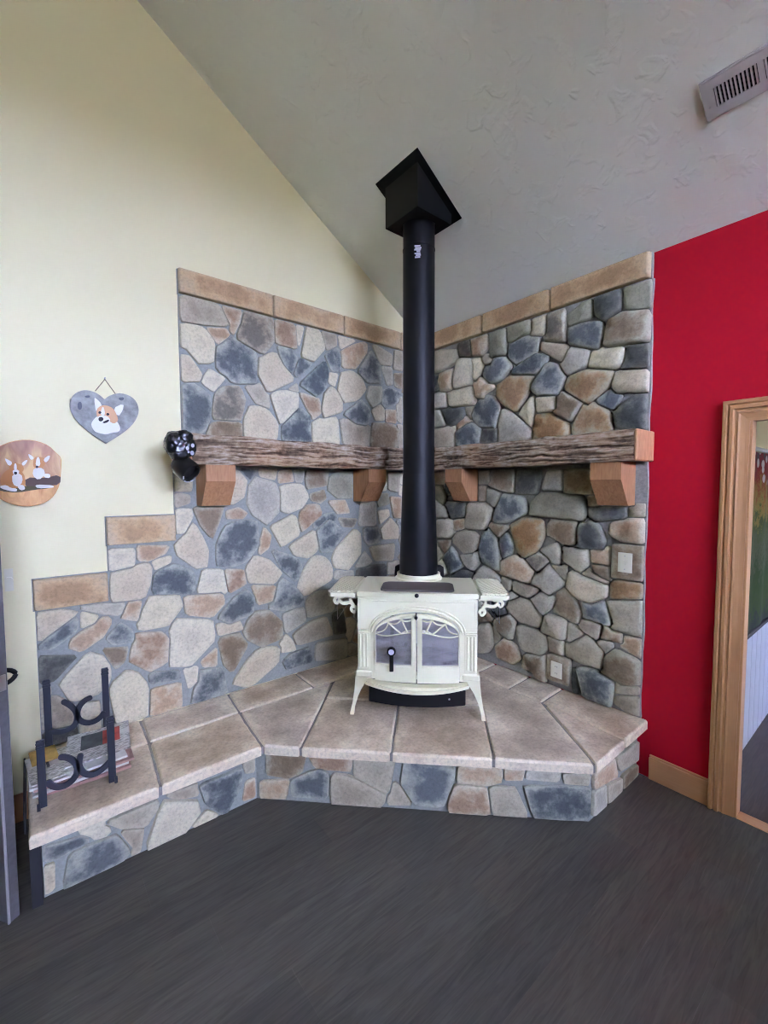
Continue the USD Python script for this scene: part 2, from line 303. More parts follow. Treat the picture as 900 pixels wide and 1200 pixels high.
def lay(traced, to_uv, region, frame, parent, hgt, lump, gap, seed0, fill_kinds, grow=0.0, flat_top=False, rr=.014, fill=True):
    """Traced outlines put on their plane, kept inside the region, kept apart by mortar, then made as stones."""
    placed = []
    for i, (kind, pts) in enumerate(traced):
        g = Polygon([to_uv(*q) for q in pts]).buffer(0)
        g = big(g.buffer(grow).intersection(region.buffer(-.003)))
        if g is None: continue
        for _, o in placed:
            if g.intersects(o.buffer(gap)): g2 = big(g.difference(o.buffer(gap))); g = g2 if g2 is not None else Polygon()
            if g.is_empty: break
        if g.is_empty or g.area < .0008: continue
        g = rounded(g, min(rr, .25*math.sqrt(g.area)))
        placed.append((kind, g))
    if fill:
        free = region.buffer(-.005).difference(unary_union([o.buffer(gap) for _, o in placed]))
        free = free.buffer(-.022).buffer(.020)
        pts = []
        r = np.random.RandomState(seed0)
        x0, y0, x1, y1 = free.bounds if not free.is_empty else (0, 0, 0, 0)
        for _ in range(6000):
            q = Point(r.uniform(x0, x1), r.uniform(y0, y1))
            if free.contains(q) and all(q.distance(s) > .11 for s in pts): pts.append(q)
        if len(pts) > 1:
            for cell in voronoi_diagram(MultiPoint(pts), envelope=free.buffer(.5)).geoms:
                g = big(cell.buffer(-gap*.6).intersection(free))
                if g is not None and g.area > .0085: placed.append((fill_kinds[r.randint(len(fill_kinds))], rounded(g, .012)))
    for i, (kind, g) in enumerate(placed):
        r = np.random.RandomState(seed0+i)
        h = hgt*r.uniform(.8, 1.2)*min(1.15, max(.7, math.sqrt(g.area)/.13))
        m, bl = stone_mesh(g, frame, h, seed=seed0+i, lump=lump, flat_top=flat_top)
        v = STONE[kind]
        obj('stone', m, v[(i*7+seed0) % len(v)], parent, smooth=True, blotch=bl)
    return placed
LEFT = '''
@ 200 330 6
l 62,108 330,180 405,308 250,300 62,268
t 365,195 500,220 480,290 440,368 402,312
t 255,320 400,322 415,368 335,432
m 510,230 715,282 722,430 650,508 470,398
t 725,285 870,318 885,470 742,428
c 62,278 130,288 250,340 305,430 295,568 200,570 110,465 62,452
c 62,512 130,528 215,650 200,695 62,698
c 275,618 380,680 300,768 212,700
b 435,388 605,478 595,710 450,715 325,635 318,445
c 630,528 735,498 785,590 868,690 685,778 620,650
b 755,455 850,480 888,540 850,650 780,560
b 62,720 165,718 270,800 275,960 225,1070 62,1060
m 318,748 485,732 525,830 492,972 295,962
m 285,1000 400,978 495,1000 495,1090 250,1090
l 518,722 620,715 685,790 695,885 600,850
c 560,878 662,878 752,1000 742,1130 518,1120 518,960
c 698,785 800,768 892,790 892,880 772,1002
l 815,770 890,720 900,770
@ 330 350 6
b 140,768 200,830 205,1010 5,1005 5,890
c 40,640 110,605 130,652
c 110,222 158,232 120,345
c 180,248 262,258 302,350 225,438 142,405
l 270,258 382,283 385,328 320,358
c 402,290 535,315 420,348
b 110,428 180,418 232,440 110,548 68,510
b 302,438 328,520 302,642 240,682 128,602
b 308,398 392,342 412,400 408,512 350,502
c 343,518 398,528 376,612 338,590
t 423,350 598,333 602,370 522,488 428,482
b 625,366 692,470 692,592 610,592 538,512
l 638,358 778,398 772,467 695,457
l 800,388 848,393 848,502 790,492
l 708,480 776,480 782,602 745,604
m 798,528 845,528 845,632 800,612
c 422,523 490,508 562,558 592,640 532,712 440,727 398,640
l 618,618 702,624 692,722 640,762 598,690
b 703,648 770,633 838,664 822,722 730,767 698,720
c 308,648 355,622 422,700 422,792 300,832 286,780
t 126,662 262,708 277,802 220,848
b 560,716 622,790 602,888 520,872 438,810
c 660,758 722,748 722,852 665,852 638,790
t 728,783 803,788 803,872 725,862
c 222,848 392,838 408,1030 202,1020
l 413,848 470,848 622,890 612,1045 438,1030
m 638,878 782,878 822,930 812,1050 618,1040
l 813,698 848,688 848,872 815,852
l 818,888 848,888 848,1050 825,1050
@ 30 590 6
c 583,328 762,322 762,432 583,472
t 785,305 1005,303 982,347 860,402 784,396
c 603,498 857,403 882,450 872,560 832,662 603,687
l 373,733 702,688 662,782 540,772
t 720,693 812,683 782,822 662,802
c 48,778 260,753 362,768 250,850 130,940 55,1010
b 252,845 362,775 357,892 182,1022 58,1022 70,960
c 398,773 512,783 482,832 398,872
t 328,960 470,848 570,793 602,830 542,932 390,1037 308,1012
b 670,848 747,898 752,972 620,992 572,950
m 553,1028 717,1018 692,1112 640,1162 588,1090
@ 30 720 6
k 62,303 352,298 202,462 110,492 64,500
c 440,273 542,298 592,370 592,472 502,562 320,612 243,492
c 720,393 792,420 857,500 852,725 650,800 600,560 600,490
l 190,578 330,618 352,690 332,765 198,800
c 388,638 512,618 522,802 390,815
l 80,510 165,500 185,770 100,840
k 105,860 190,790 340,790 480,830 250,880 120,890
@ 20 530 3.4615
t 478,738 592,733 612,760 607,852 540,888 458,847
c 540,588 657,583 670,625 612,702 498,722 488,690
t 680,588 832,576 842,610 792,667 688,657
c 638,678 792,683 803,760 702,868 618,868 623,690
b 538,898 657,888 662,917 543,937
t 548,963 662,938 667,1012 543,1047
c 678,873 732,873 727,932 700,958
b 730,888 832,878 852,962 708,1003
b 545,500 640,453 717,488 717,572 553,572
c 755,478 832,478 850,572 733,567
@ 170 530 6
c 190,95 325,105 325,267 190,270
l 190,278 312,308 312,352 208,387
c 203,403 322,403 332,450 272,562 213,572
m 340,388 547,393 512,500 470,602 398,520
c 340,498 402,600 442,690 432,818 360,812 228,720 213,650 288,580
t 578,418 662,393 718,430 692,462 578,462
b 558,528 682,468 783,488 798,650 722,762 620,803 505,793 505,650
c 588,130 650,128 712,200 692,312 620,362 568,357
b 658,110 795,110 745,188
c 33,773 182,735 177,777 75,822
@ 300 540 5
c 20,45 128,45 112,108 28,88
l -37,130 10,88 102,108 132,180 132,300 65,372 -22,312 -48,250
t 50,393 87,440 72,512 23,548 18,500
t 133,65 207,55 222,117 138,127
l 228,55 282,55 272,122 240,122
m 283,60 422,60 412,142 300,162
g 480,70 562,70 562,217 480,217 423,170 428,100
c 143,150 265,128 308,210 272,272 185,307 148,290
m 318,200 400,173 412,220 380,247 328,230
t 428,238 522,233 548,302 478,307
t 268,268 362,253 383,310 270,412 253,350
c 88,385 215,318 252,345 252,432 150,502
c 198,500 342,408 362,520 310,567 225,552
b 358,410 435,346 513,420 442,532 373,532
c 468,520 580,398 612,430 612,542 540,637 458,622 448,570
m 488,338 592,343 572,387 508,382
l 618,253 702,243 702,377 603,377
b 633,393 712,388 732,470 660,492 633,460
l 668,508 812,488 802,582 698,582
l 638,533 682,590 650,612 588,622
c 718,298 777,288 782,320 730,367
c 788,338 832,390 832,452 745,457 733,400
g 708,198 772,193 782,250 720,267
t 788,213 852,218 852,332 810,332
l 775,65 842,65 832,182 778,167
c 738,65 767,65 762,172 718,177
k 598,623 762,608 762,690 588,690
c 333,558 400,563 447,610 447,692 290,792 248,740 278,650
l 468,648 572,648 572,690 458,690
l 768,588 840,588 840,650 770,662
@ 220 530 3.4615
c 263,418 330,438 382,490 352,532 248,527 238,475
t 150,478 232,480 240,530 170,570 155,540
b 240,558 267,590 262,652 170,692 123,672 190,590
t 262,543 357,538 342,602 288,617
b 375,508 457,560 472,602 400,642 328,632
b 343,398 442,428 472,480 440,522 380,472
c 118,700 212,688 222,717 128,742
m 148,738 207,733 242,782 180,892 148,862 128,770
m 260,648 330,643 382,690 382,752 300,787 218,747
c 297,788 372,793 367,852 250,938 183,938 240,850
l 393,648 472,633 477,682 400,732 383,700
c 398,738 427,770 437,802 373,812 368,790
l 498,688 560,668 587,737 440,782 428,740
l 513,568 602,558 592,642 480,672 483,600
k 590,658 627,638 640,730 600,737
b 388,850 420,818 492,793 502,847 400,877
l 523,778 645,758 645,812 518,842
t 58,850 117,798 117,872 68,872
'''
RIGHTS = '''
@ 500 360 6.4286
l 40,372 220,328 227,400 130,472 40,482
k 238,318 312,278 327,362 233,362
t 323,278 452,238 457,300 412,357 338,357
g 483,208 587,188 592,342 488,362
g 603,188 767,128 767,180 618,257
c 793,108 884,83 884,197 783,197
b 618,268 780,218 842,235 822,332 680,422 622,380
b 648,492 812,348 905,380 832,492
c 243,378 322,373 337,450 332,540 342,572 213,607 213,560 233,470
c 343,378 392,378 417,450 382,542 338,542
l 418,358 482,363 482,412 418,422
b 428,438 500,388 602,388 627,450 560,542 480,562 428,510
t 118,488 207,473 202,612 118,627 103,560
b 40,518 102,528 92,622 40,632
l 40,648 142,643 152,742 40,762
c 153,643 347,603 362,722 190,742 163,710
t 348,558 400,528 502,600 430,642 430,672 380,672
y 538,588 640,518 803,518 762,632 680,782 600,742 533,680
b 378,728 440,668 512,688 542,770 512,892 398,892 348,820
g 40,773 92,773 132,887 40,902
k 113,763 272,753 272,820 190,887 138,870
l 278,758 352,743 330,832
l 40,903 207,893 207,1060 40,1065
b 228,950 310,888 352,878 402,930 387,1040 218,1040
t 285,828 332,860 230,932 228,890
k 413,908 522,908 522,1010 413,1020
l 553,778 600,778 783,940 773,1000 538,1020
c 693,790 797,678 807,772 787,892
@ 620 320 6
m 118,308 237,273 247,472 113,462
g 268,308 432,238 432,307 268,357
k 448,220 550,158 632,143 632,252 530,322 448,270
g 678,128 815,90 818,237 688,242
b 263,398 490,348 517,390 482,522 288,492
m 558,348 640,298 818,243 822,467 538,507
l 78,493 170,483 267,520 225,612 73,520
l 283,528 422,523 392,652 270,707 228,640
c 413,588 440,543 652,518 642,622 610,662 428,652
k 663,538 822,498 822,652 648,662
b 28,790 130,638 202,650 242,740 202,842 60,852 23,820
y 338,698 592,678 552,792 410,907 268,820 263,760
c 578,748 640,688 818,658 820,822 618,827
b 478,858 530,833 652,838 592,947 498,910
k 768,833 818,830 818,1090 650,1090 608,1060 598,960
c 48,868 177,863 182,952 60,967 38,940
m 193,848 270,838 362,910 292,1032 188,980
y 378,923 440,908 532,950 602,1070 562,1120 305,1130 338,1010
y 58,988 150,983 272,1050 272,1140 200,1160 25,1160 38,1050
@ 500 545 6.4286
g 353,45 462,35 462,132 353,132
m 478,45 662,35 642,202 478,152
k 688,45 852,45 822,212 678,207
l 40,258 140,338 152,387 40,392
k 153,283 297,283 287,382 190,397
l 348,148 442,143 432,262 343,262
g 453,163 542,215 502,307 448,260
b 583,223 722,243 752,350 600,432 503,422 508,360
l 303,283 470,278 512,320 430,477 303,472
t 203,403 272,398 292,467 215,482
l 83,403 182,403 207,500 170,542 78,542
l 208,508 330,488 392,550 362,642 280,657 203,580
b 445,478 522,560 542,700 542,792 420,732 398,600
m 463,448 510,438 612,460 530,537
b 598,508 642,590 632,662 560,692 543,590
y 638,448 730,403 862,420 882,520 822,642 720,692 688,640
t 598,688 702,693 792,800 762,882 560,812 563,730
m 733,698 842,668 902,720 830,792
m 83,553 172,553 162,620 130,657 88,590
l 60,590 120,680 70,725
b 180,618 272,750 180,812 133,700
l 268,678 382,648 402,720 345,787 298,750
l 60,728 130,718 152,812 60,830
k 190,803 342,798 342,850 180,855
l 358,850 430,763 542,850 542,880 358,880
l 548,838 627,880 617,935 558,895
l 638,878 832,940 762,992 700,972 633,920
@ 620 545 6
l 98,168 130,55 222,45 222,172
m 230,45 432,38 442,192 238,182
g 58,208 382,188 387,382 8,342 18,270
m 398,198 450,188 482,272 408,277
k 408,283 672,288 667,362 470,387 408,350
l 688,288 805,288 805,352 688,347
k 738,28 805,18 805,122 738,122
l 738,128 805,128 805,232 738,262
m 148,398 322,388 322,542 270,557 128,480
k 368,398 470,398 522,520 512,577 338,567
t 588,388 650,368 808,368 808,567 690,552 568,480
l 63,608 190,553 212,600 207,692 108,660
l 218,588 330,568 402,600 412,692 350,742 228,650
t 418,588 562,588 562,692 418,672
m 448,698 567,708 562,802 458,742
y 588,818 800,818 805,928 578,928
l 373,758 410,733 548,828
l 18,810 125,708 242,832 140,902 28,832
l 163,718 252,713 247,802
c 263,758 370,760 542,840 547,912 430,957 338,927 258,840
@ 550 670 6.923
l 498,208 580,153 682,210 650,292 588,340
m 688,318 700,218 750,128 852,240 892,330 862,412
l 318,258 430,218 492,225 592,350 557,447 410,402 308,300
l 338,158 400,188 432,215 318,247
m 208,398 330,363 362,410 332,542 238,470
l 598,348 772,400 762,542 598,480
l 778,428 840,423 902,500 800,557 763,520
l 388,448 520,448 602,490 622,622 570,667 438,632 398,540
l 628,513 752,550 752,672 628,640
t 218,608 290,548 372,610 402,702 350,742 228,690
m 458,663 602,678 612,852 520,802 438,770
l 78,438 162,428 182,590 150,642 78,652
m 73,338 140,338 192,395 120,422 73,402
l 188,448 242,470 242,562 190,602 173,560
k 148,328 240,298 292,310 282,352 210,382
@ 650 690 7.5
b 253,108 422,98 482,312 248,240
l 448,73 775,108 765,415 498,340
l 213,268 392,308 362,432 228,340
t 398,323 562,368 572,462 398,422
t 598,438 680,408 758,480 748,605 588,510
l 93,463 290,428 402,560 392,692 108,602
l 358,458 482,468 492,512 430,552
m 428,588 500,528 602,588 745,640 742,835 590,822 408,720
b 208,698 402,718 502,790 472,1020 390,990 275,940
k 148,718 202,708 252,872 178,872
l 528,818 745,858 620,882 528,902
l 498,978 620,898 755,888 765,1120 620,1060
'''
# outlines of the veneer and of its caps, measured on the walls
MT0, MT1, MD = 1.795, 1.962, .24                                    # mantel underside, top, depth
CAPZ = 2.786
regL = unary_union([sbox(-2.682, HH+.001, -2.364, 1.045), sbox(-2.366, HH+.001, -2.02, 1.346), sbox(-2.022, HH+.001, -.01, 1.86), sbox(-1.968, 1.8, -.01, CAPZ)])
capsL = [sbox(-2.686, 1.050, -2.369, 1.205), sbox(-2.366, 1.351, -2.020, 1.503)]
vx = [-1.968, float(onL(317.3, 349)[0]), float(onL(399.8, 374)[0]), float(onL(466.2, 392)[0]), -.045]
capsL += [sbox(a+.002, CAPZ+.004, b-.002, EAVE-.002) for a, b in zip(vx, vx[1:])]
outL = unary_union([regL]+[c.buffer(.0045, join_style=2) for c in capsL])
outL = outL.intersection(sbox(-9, 0, 0, EAVE)).buffer(.004, join_style=2).buffer(-.004, join_style=2)
obj('mortar', ext(outL, 0, .012, frameL), MORTAR, wl)
MLX, MRY = -1.975, 1.83
cxL = [(-1.895, -1.725), (-.735, -.565)]                            # corbels along the gable wall, x from and to
cyR = [(.478, .642), (1.592, 1.760)]                                # corbels along the red wall, -y from and to
CZ0 = 1.553
cutL = unary_union([sbox(MLX-.004, MT0-.005, 0, MT1+.006)]+[sbox(a-.004, CZ0-.004, b+.004, MT0) for a, b in cxL])
cutR = unary_union([sbox(0, MT0-.005, MRY+.004, MT1+.006)]+[sbox(a-.004, CZ0-.004, b+.004, MT0) for a, b in cyR])
def snapv(v): return CAPZ if v > CAPZ-.055 else HH if v < HH+.05 else v
def uvL(px, py): p = onL(px, py, .022); return p[0], snapv(p[2])
ERx = 1.822
def uvR(px, py):
    p = onR(px, py, .034); u = -p[1]
    return (max(u, ERx-.003) if u > 1.735 else u), snapv(p[2])
lay(parse(LEFT), uvL, regL.difference(cutL), frameL, wl, .026, .22, .005, 1000, 'clltbm', grow=.0085, flat_top=True, rr=.010)
regR = sbox(.05, HH+.001, ERx, CAPZ).difference(cutR)
vy = [.045]+[float(-onR(px, py, .03)[1]) for px, py in ((566.8, 376), (646.3, 346))]+[1.812]
capsR = [sbox(a+.0025, CAPZ+.006, b-.0025, EAVE-.002) for a, b in zip(vy, vy[1:])]
edge = [(0.0, HH+.001)]+[(ERx+.001+.003*math.sin(z*9.)+.002*math.sin(z*23.+1), z) for z in np.linspace(HH+.001, CAPZ, 40)]+[(1.816, CAPZ), (1.816, EAVE-.001), (0, EAVE-.001)]
obj('mortar', ext(Polygon(edge), 0, .018, frameR), plain('mortar_grey', (.31, .30, .265), .95, bump=.6, scale=70, var=.15), wr)
plates = [sbox(*[f(*v) for f, v in ((min, (0, 0)),)]) if False else None]
def uv_px(px, py): p = onR(px, py, .05); return -p[1], p[2]
sw = [uv_px(716, 639), uv_px(752.5, 640.5), uv_px(751.5, 679), uv_px(718, 677.5)]
ol = [uv_px(640.2, 767), uv_px(667, 774), uv_px(665.5, 804), uv_px(640.2, 796)]
sw, ol = Polygon(sw).envelope, Polygon(ol).envelope
lay(parse(RIGHTS), uvR, regR.difference(unary_union([sw.buffer(.004), ol.buffer(.004)])), frameR, wr, .050, .55, .004, 3000, 'lgmkb', grow=.015, rr=.006)
for g, k in ((sw, 2), (ol, 0)):
    m, bl = stone_mesh(g, frameR, .05, seed=77+k, lump=.05, flat_top=True, n=36)
    obj('box_stone', m, STONE['m'][k], wr, smooth=True, blotch=bl, label='flat stone block holding a cover plate')
for i, g in enumerate(capsL):
    m, bl = stone_mesh(g, frameL, .046 if i > 1 else .034, base=0., seed=50+i, lump=.05, flat_top=True, n=64)
    obj('cap_stone', m, CAP[i % 2], wl, smooth=40 and True, blotch=bl)
for i, g in enumerate(capsR):
    m, bl = stone_mesh(g, frameR, .058, base=0., seed=80+i, lump=.06, flat_top=True, n=64)
    obj('cap_stone', m, CAP[i % 2], wr, smooth=True, blotch=bl)

# ------------------------------------------------------------------ hearth
R2 = 2**.5
ST = 1.77                                                            # slab front edge, distance from the corner along the diagonal
A_ = (-(ST*R2-.705), -.705); B_ = (-(ST*R2-1.865), -1.865)
top = Polygon([(-2.742, 0), (-2.742, -.705), A_, B_, (.0, -1.865), (0, 0)])
inner = top.intersection(sbox(-2.742, -1.865, -.0005, -.0005))
def lt(l, t): return tuple((l*LAT-t*DIA)[:2])
cl = (-.58, -.115, .39)
pJ = (-.277, -1.36)
lines = [LineString(inner.exterior.coords),
    LineString([(-2.75, -.29), (-.25, -.283)]), LineString([(-2.236, 0), (-2.245, -.29), (-2.28, -.72)]),
    LineString([(-1.731, 0), (-1.762, -.2885), (-1.775, -.40), A_, (A_[0]-.001, A_[1]-.01)]),
    LineString([(-.262, -.27), (-.277, -1.36), (-.31, -1.88)]),
    LineString([pJ, B_, (B_[0]-.004, B_[1]-.01)]), LineString([(-.28, -1.357), (.02, -1.345)]), LineString([(-.275, -1.117), (.02, -1.105)]), LineString([(-.27, -.826), (.02, -.82)]), LineString([(-.27, -.45), (.02, -.44)]),
    LineString([(-1.25, 0), (-1.255, -.30)]), LineString([(-.72, 0), (-.72, -.30)]),
    LineString([lt(-.80, 1.225), lt(.774, 1.233)]),
    LineString([lt(cl[0], .98), lt(cl[0], 1.79)]), LineString([lt(cl[1], 1.215), lt(cl[1], 1.79)]), LineString([lt(cl[2], 1.215), lt(cl[2], 1.79)]), LineString([lt(.12, .35), lt(.12, 1.24)])]
he = empty('corner_hearth', label='raised corner hearth of fieldstone topped with brown flagstone slabs', cat='hearth')
corep = Polygon([(-2.70, -.03), (-2.70, -.605), (-1.70*R2+.605, -.605), (-1.70*R2+1.812, -1.812), (-.025, -1.812), (-.025, -.03)])
obj('core', ext(corep, .001, HH-.05, frameZ), MORTAR, he)
obj('joint_bed', ext(inner.buffer(-.016, join_style=2).union(inner.buffer(-.003).intersection(sbox(-2.72, -.07, 0, 0).union(sbox(-.07, -1.84, 0, 0)))), HH-.05, HH-.012, frameZ), JOINT, he)
SLB = .05
def slab_mesh(g, seed):
    g = big(g.buffer(-.0055, join_style=2))
    e = big(g.buffer(-.006, join_style=1).buffer(.006, quad_segs=2))
    n = 90
    k = ring_pts(e, n); corners = np.array(e.exterior.coords)[:-1]
    for c in corners: k[np.argmin(np.linalg.norm(k-c, axis=1))] = c
    if not Polygon(k).exterior.is_ccw: k = k[::-1]
    V, bl, F = [], [], []
    c = np.array(e.representative_point().coords[0])
    wob = (meshkit.noise(np.c_[k*22, np.full(n, seed)], 3)-.5)*.006
    cen = np.array(e.centroid.coords[0]); dirs = (k-cen)/np.linalg.norm(k-cen, axis=1, keepdims=True)
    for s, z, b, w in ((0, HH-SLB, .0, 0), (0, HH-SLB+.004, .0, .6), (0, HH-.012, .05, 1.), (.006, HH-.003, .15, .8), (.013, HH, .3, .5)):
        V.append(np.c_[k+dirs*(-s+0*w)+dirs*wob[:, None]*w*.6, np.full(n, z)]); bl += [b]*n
    for i in range(4):
        for j in range(n):
            a, b2 = i*n+j, i*n+(j+1) % n; F += [[a, b2, b2+n], [a, b2+n, a+n]]
    tv, tf = trimesh.creation.triangulate_polygon(Polygon(V[-1][:, :2]), engine='earcut')
    tm = trimesh.Trimesh(np.c_[tv, np.full(len(tv), HH)], tf, process=False)
    tm = tm.subdivide_to_size(.11, max_iter=8); tv = np.array(tm.vertices); tf = np.array(tm.faces)
    nrm = np.cross(tv[tf[:, 1]]-tv[tf[:, 0]], tv[tf[:, 2]]-tv[tf[:, 0]])[:, 2]
    tf[nrm < 0] = tf[nrm < 0][:, ::-1]
    dist = np.array([e.exterior.distance(Point(*p[:2])) for p in tv])
    tv[:, 2] = HH+(meshkit.fbm(np.c_[tv[:, :2]*6, np.full(len(tv), seed)], 3, 5)-.5)*.008*np.clip(dist/.06, 0, 1)
    off = 5*n
    bt, bf = trimesh.creation.triangulate_polygon(Polygon(k), engine='earcut')
    V = np.vstack(V+[tv]); F = np.vstack([np.array(F), tf+off])
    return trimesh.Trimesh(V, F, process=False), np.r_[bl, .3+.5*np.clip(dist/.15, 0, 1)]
faces = [g for g in polygonize(unary_union(lines)) if g.representative_point().within(inner) and g.area > .004]
for i, g in enumerate(faces):
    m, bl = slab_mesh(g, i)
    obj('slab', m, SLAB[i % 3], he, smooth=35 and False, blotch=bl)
DIAGF = '''
@ 300 770 1.875
m 22,208 110,215 100,257 70,267 22,259
b 75,265 140,247 159,260 156,312 78,307
t 8,275 72,271 66,312 8,310
t 114,215 211,222 209,251 130,246
l 212,222 306,228 291,301 214,261
l 164,257 220,265 286,300 280,330 163,322
b 324,231 436,238 436,270 411,332 350,327 317,280
l 290,265 320,290 346,327 289,327
t 444,240 541,245 541,275 510,284 439,275
t 429,280 506,285 516,352 419,347
l 511,285 571,290 601,357 514,354
t 544,248 591,250 586,273 547,272
l 591,250 671,255 666,276 589,270
l 674,258 737,262 732,284 679,280
b 589,285 738,290 736,360 608,357
'''
BENCHF = '''
@ 0 900 4.5
b 180,440 420,370 482,388 302,482 185,515
c 185,540 287,508 287,642 220,695
b 368,450 620,358 692,440 652,492 325,665
l 558,290 832,170 842,200 772,312 640,322
l 640,338 762,328 742,452 698,472
@ 0 760 2.7273
c 518,490 632,488 642,522 592,592 466,648
c 608,582 662,520 735,547
b 638,440 775,383 772,440 722,535 658,500
t 788,430 834,408 829,472 778,492
l 778,368 850,336 845,392 788,402
l 528,470 652,428 642,470 560,487
'''
ENDF = '''
@ 300 770 1.875
t 740,262 790,225 796,262 745,291
l 740,292 771,284 771,326 742,352
l 790,225 842,183 842,226 800,251
l 774,284 806,268 806,302 775,322
m 808,262 842,235 842,268 809,296
'''
fD, fBn, fE = frameDiag(1.70), frameXZ(-.605), frameXZ(-1.812)
def uvD(px, py): p = onD(px, py, 1.716); return float(p@LAT), p[2]
def uvB(px, py): p = hit(px, py, (0, 1, 0), -.622); return p[0], p[2]
def uvE(px, py): p = hit(px, py, (0, 1, 0), -1.828); return p[0], p[2]
l0 = float(np.array([corep.exterior.coords[2][0], corep.exterior.coords[2][1], 0])@LAT); l1 = float(np.array([corep.exterior.coords[3][0], corep.exterior.coords[3][1], 0])@LAT)
lay(parse(DIAGF), uvD, sbox(l0+.006, .004, l1+.006, HH-.055), fD, he, .018, .2, .006, 5000, 'cl', grow=.003, rr=.008, flat_top=True, fill=True)
lay(parse(BENCHF), uvB, sbox(-2.70, .004, corep.exterior.coords[2][0]-.006, HH-.055), fBn, he, .018, .2, .006, 5100, 'cl', grow=.003, rr=.008, flat_top=True)
lay(parse(ENDF), uvE, sbox(corep.exterior.coords[3][0]+.012, .004, -.03, HH-.055), fE, he, .018, .2, .006, 5200, 'cl', grow=.003, rr=.008, flat_top=True)
obj('end_strip', cat_([B(-2.738, -.64, .002, -2.703, -.05, HH-.052), B(-2.752, -.60, HH-.045, -2.7435, -.14, HH+.045, .003)]), DARKSTRIP, he, label='black strip at the bench end beside the door edge')  # dark strips closing the space between bench end and door edge

# ------------------------------------------------------------------ mantel beams and corbels
def bark_beam(name, L, label, seed):
    """Built along +x from 0 to L, front face at y = -MD, back at 0; the front is bark, the rest sawn."""
    nx, nz = int(L/.0058), 36
    X, Zz = np.meshgrid(np.linspace(0, L, nx), np.linspace(0, MT1-MT0, nz), indexing='ij')
    warp = (meshkit.fbm(np.stack([X*5, Zz*14, X*0+seed], -1), 3, seed)-.5)*.04
    q = np.stack([X*3.4, (Zz+warp)*80, X*0+seed*3.], -1)
    r1 = 1-np.abs(2*meshkit.fbm(q, 3, seed+3)-1)
    r2 = meshkit.fbm(np.stack([X*40, Zz*110, X*0+9.], -1), 3, seed+8)
    hh = np.clip((r1-.50)*2.0, 0, 1)*.66+r2*.42
    und = (meshkit.fbm(np.stack([X*2.2, Zz*6, X*0], -1), 2, seed+5)-.5)*.022
    e = np.minimum(Zz, (MT1-MT0)-Zz); rnd = -.016*np.exp(-(e/.012)**1.2)
    Y = -(MD-.02+.017*hh+und+rnd)
    ez = np.where(Zz < .01, (meshkit.noise(np.stack([X*9, X*0, X*0], -1), seed)-.5)*.008, np.where(Zz > MT1-MT0-.01, (meshkit.noise(np.stack([X*9, X*0+5, X*0], -1), seed)-.5)*.01, 0))
    V = np.stack([X, Y, Zz+ez], -1).reshape(-1, 3)
    F = []
    I = np.arange(nx*nz).reshape(nx, nz)
    a, b, c, d = I[:-1, :-1].ravel(), I[1:, :-1].ravel(), I[1:, 1:].ravel(), I[:-1, 1:].ravel()
    F = np.vstack([np.c_[a, b, c], np.c_[a, c, d]])
    return trimesh.Trimesh(V, F, process=False), np.clip(hh, 0, 1).ravel()
def mantel(name, start, L, rot, label, seed, miter, end_label):
    t = empty(name, start, rot, label=label, cat='mantel beam')
    bm, bl = bark_beam(name, L, label, seed)
    H = MT1-MT0
    # miter: shear the front back at the room's corner
    def cutx(v):
        v = np.array(v, float); k = -v[:, 1]
        if miter == 'end': v[:, 0] = v[:, 0]*(1-(k/L)) if False else np.minimum(v[:, 0], L-k-.002)
        else: v[:, 0] = np.maximum(v[:, 0], k+.002)
        return v
    bm.vertices = cutx(bm.vertices)
    obj('bark_face', bm, BARK, t, smooth=True, blotch=bl)
    if miter == 'end': pl = Polygon([(0.002, -.002), (0.002, -MD+.028), (L-MD+.026, -MD+.028), (L-.004, -.002)])
    else: pl = Polygon([(.004, -.002), (MD-.026, -MD+.028), (L-.002, -MD+.028), (L-.002, -.002)])
    obj('beam_core', ext(pl, .004, H-.004, frameZ), SAWN, t)
    xs = (-.012, .002) if miter == 'end' else (L-.002, L+.016)
    obj('sawn_end', B(xs[0], -MD+.012, 0.001, xs[1], -.002, H-.001, .006), ENDGRAIN, t, label=end_label)
    return t
mantel('mantel_beam', (MLX, 0, MT0), -MLX, 0, 'rough bark-faced mantel beam along the cream gable wall, left of the stove pipe', 3, 'end', None)
mantel('mantel_beam', (0, 0, MT0), MRY, -90, 'bark-faced mantel beam along the red wall with pale sawn end, right of the pipe', 11, 'start', 'pale orange sawn end')
def corbel_mesh(w):
    H, D, d = MT0-CZ0, .205, .105
    side = Polygon([(0, 0), (d, 0), (D, H*.60), (D, H), (0, H)])     # depth outwards, height
    m = ext(side, 0, w, lambda u, v, ww: np.stack([ww, -u, v], -1))
    return m
def corbel(x, y, rot, w, label):
    t = empty('corbel', (x, y, CZ0), rot, label=label, cat='corbel', group=None)
    m = corbel_mesh(w)
    m = trimesh.Trimesh(m.vertices, m.faces); 
    obj('block', m, CORBELM, t)
    D, H = .205, MT0-CZ0
    obj('chamfer_line', tube([(0.001, -D-.0005, H*.60), (w-.001, -D-.0005, H*.60)], .0016, 6), CORBELM, t)
G = 0.0
corbel(cxL[0][0], -.001, 0, cxL[0][1]-cxL[0][0], 'brown wooden corbel under the left end of the left mantel, by the black ornament')
corbel(cxL[1][0], -.001, 0, cxL[1][1]-cxL[1][0], 'brown wooden corbel under the left mantel just left of the stove pipe')
corbel(-.001, -cyR[0][0], -90, cyR[0][1]-cyR[0][0], 'orange-brown wooden corbel under the right mantel just right of the stove pipe')
corbel(-.001, -cyR[1][0], -90, cyR[1][1]-cyR[1][0], 'orange-brown wooden corbel under the right end of the right mantel, near the red wall')

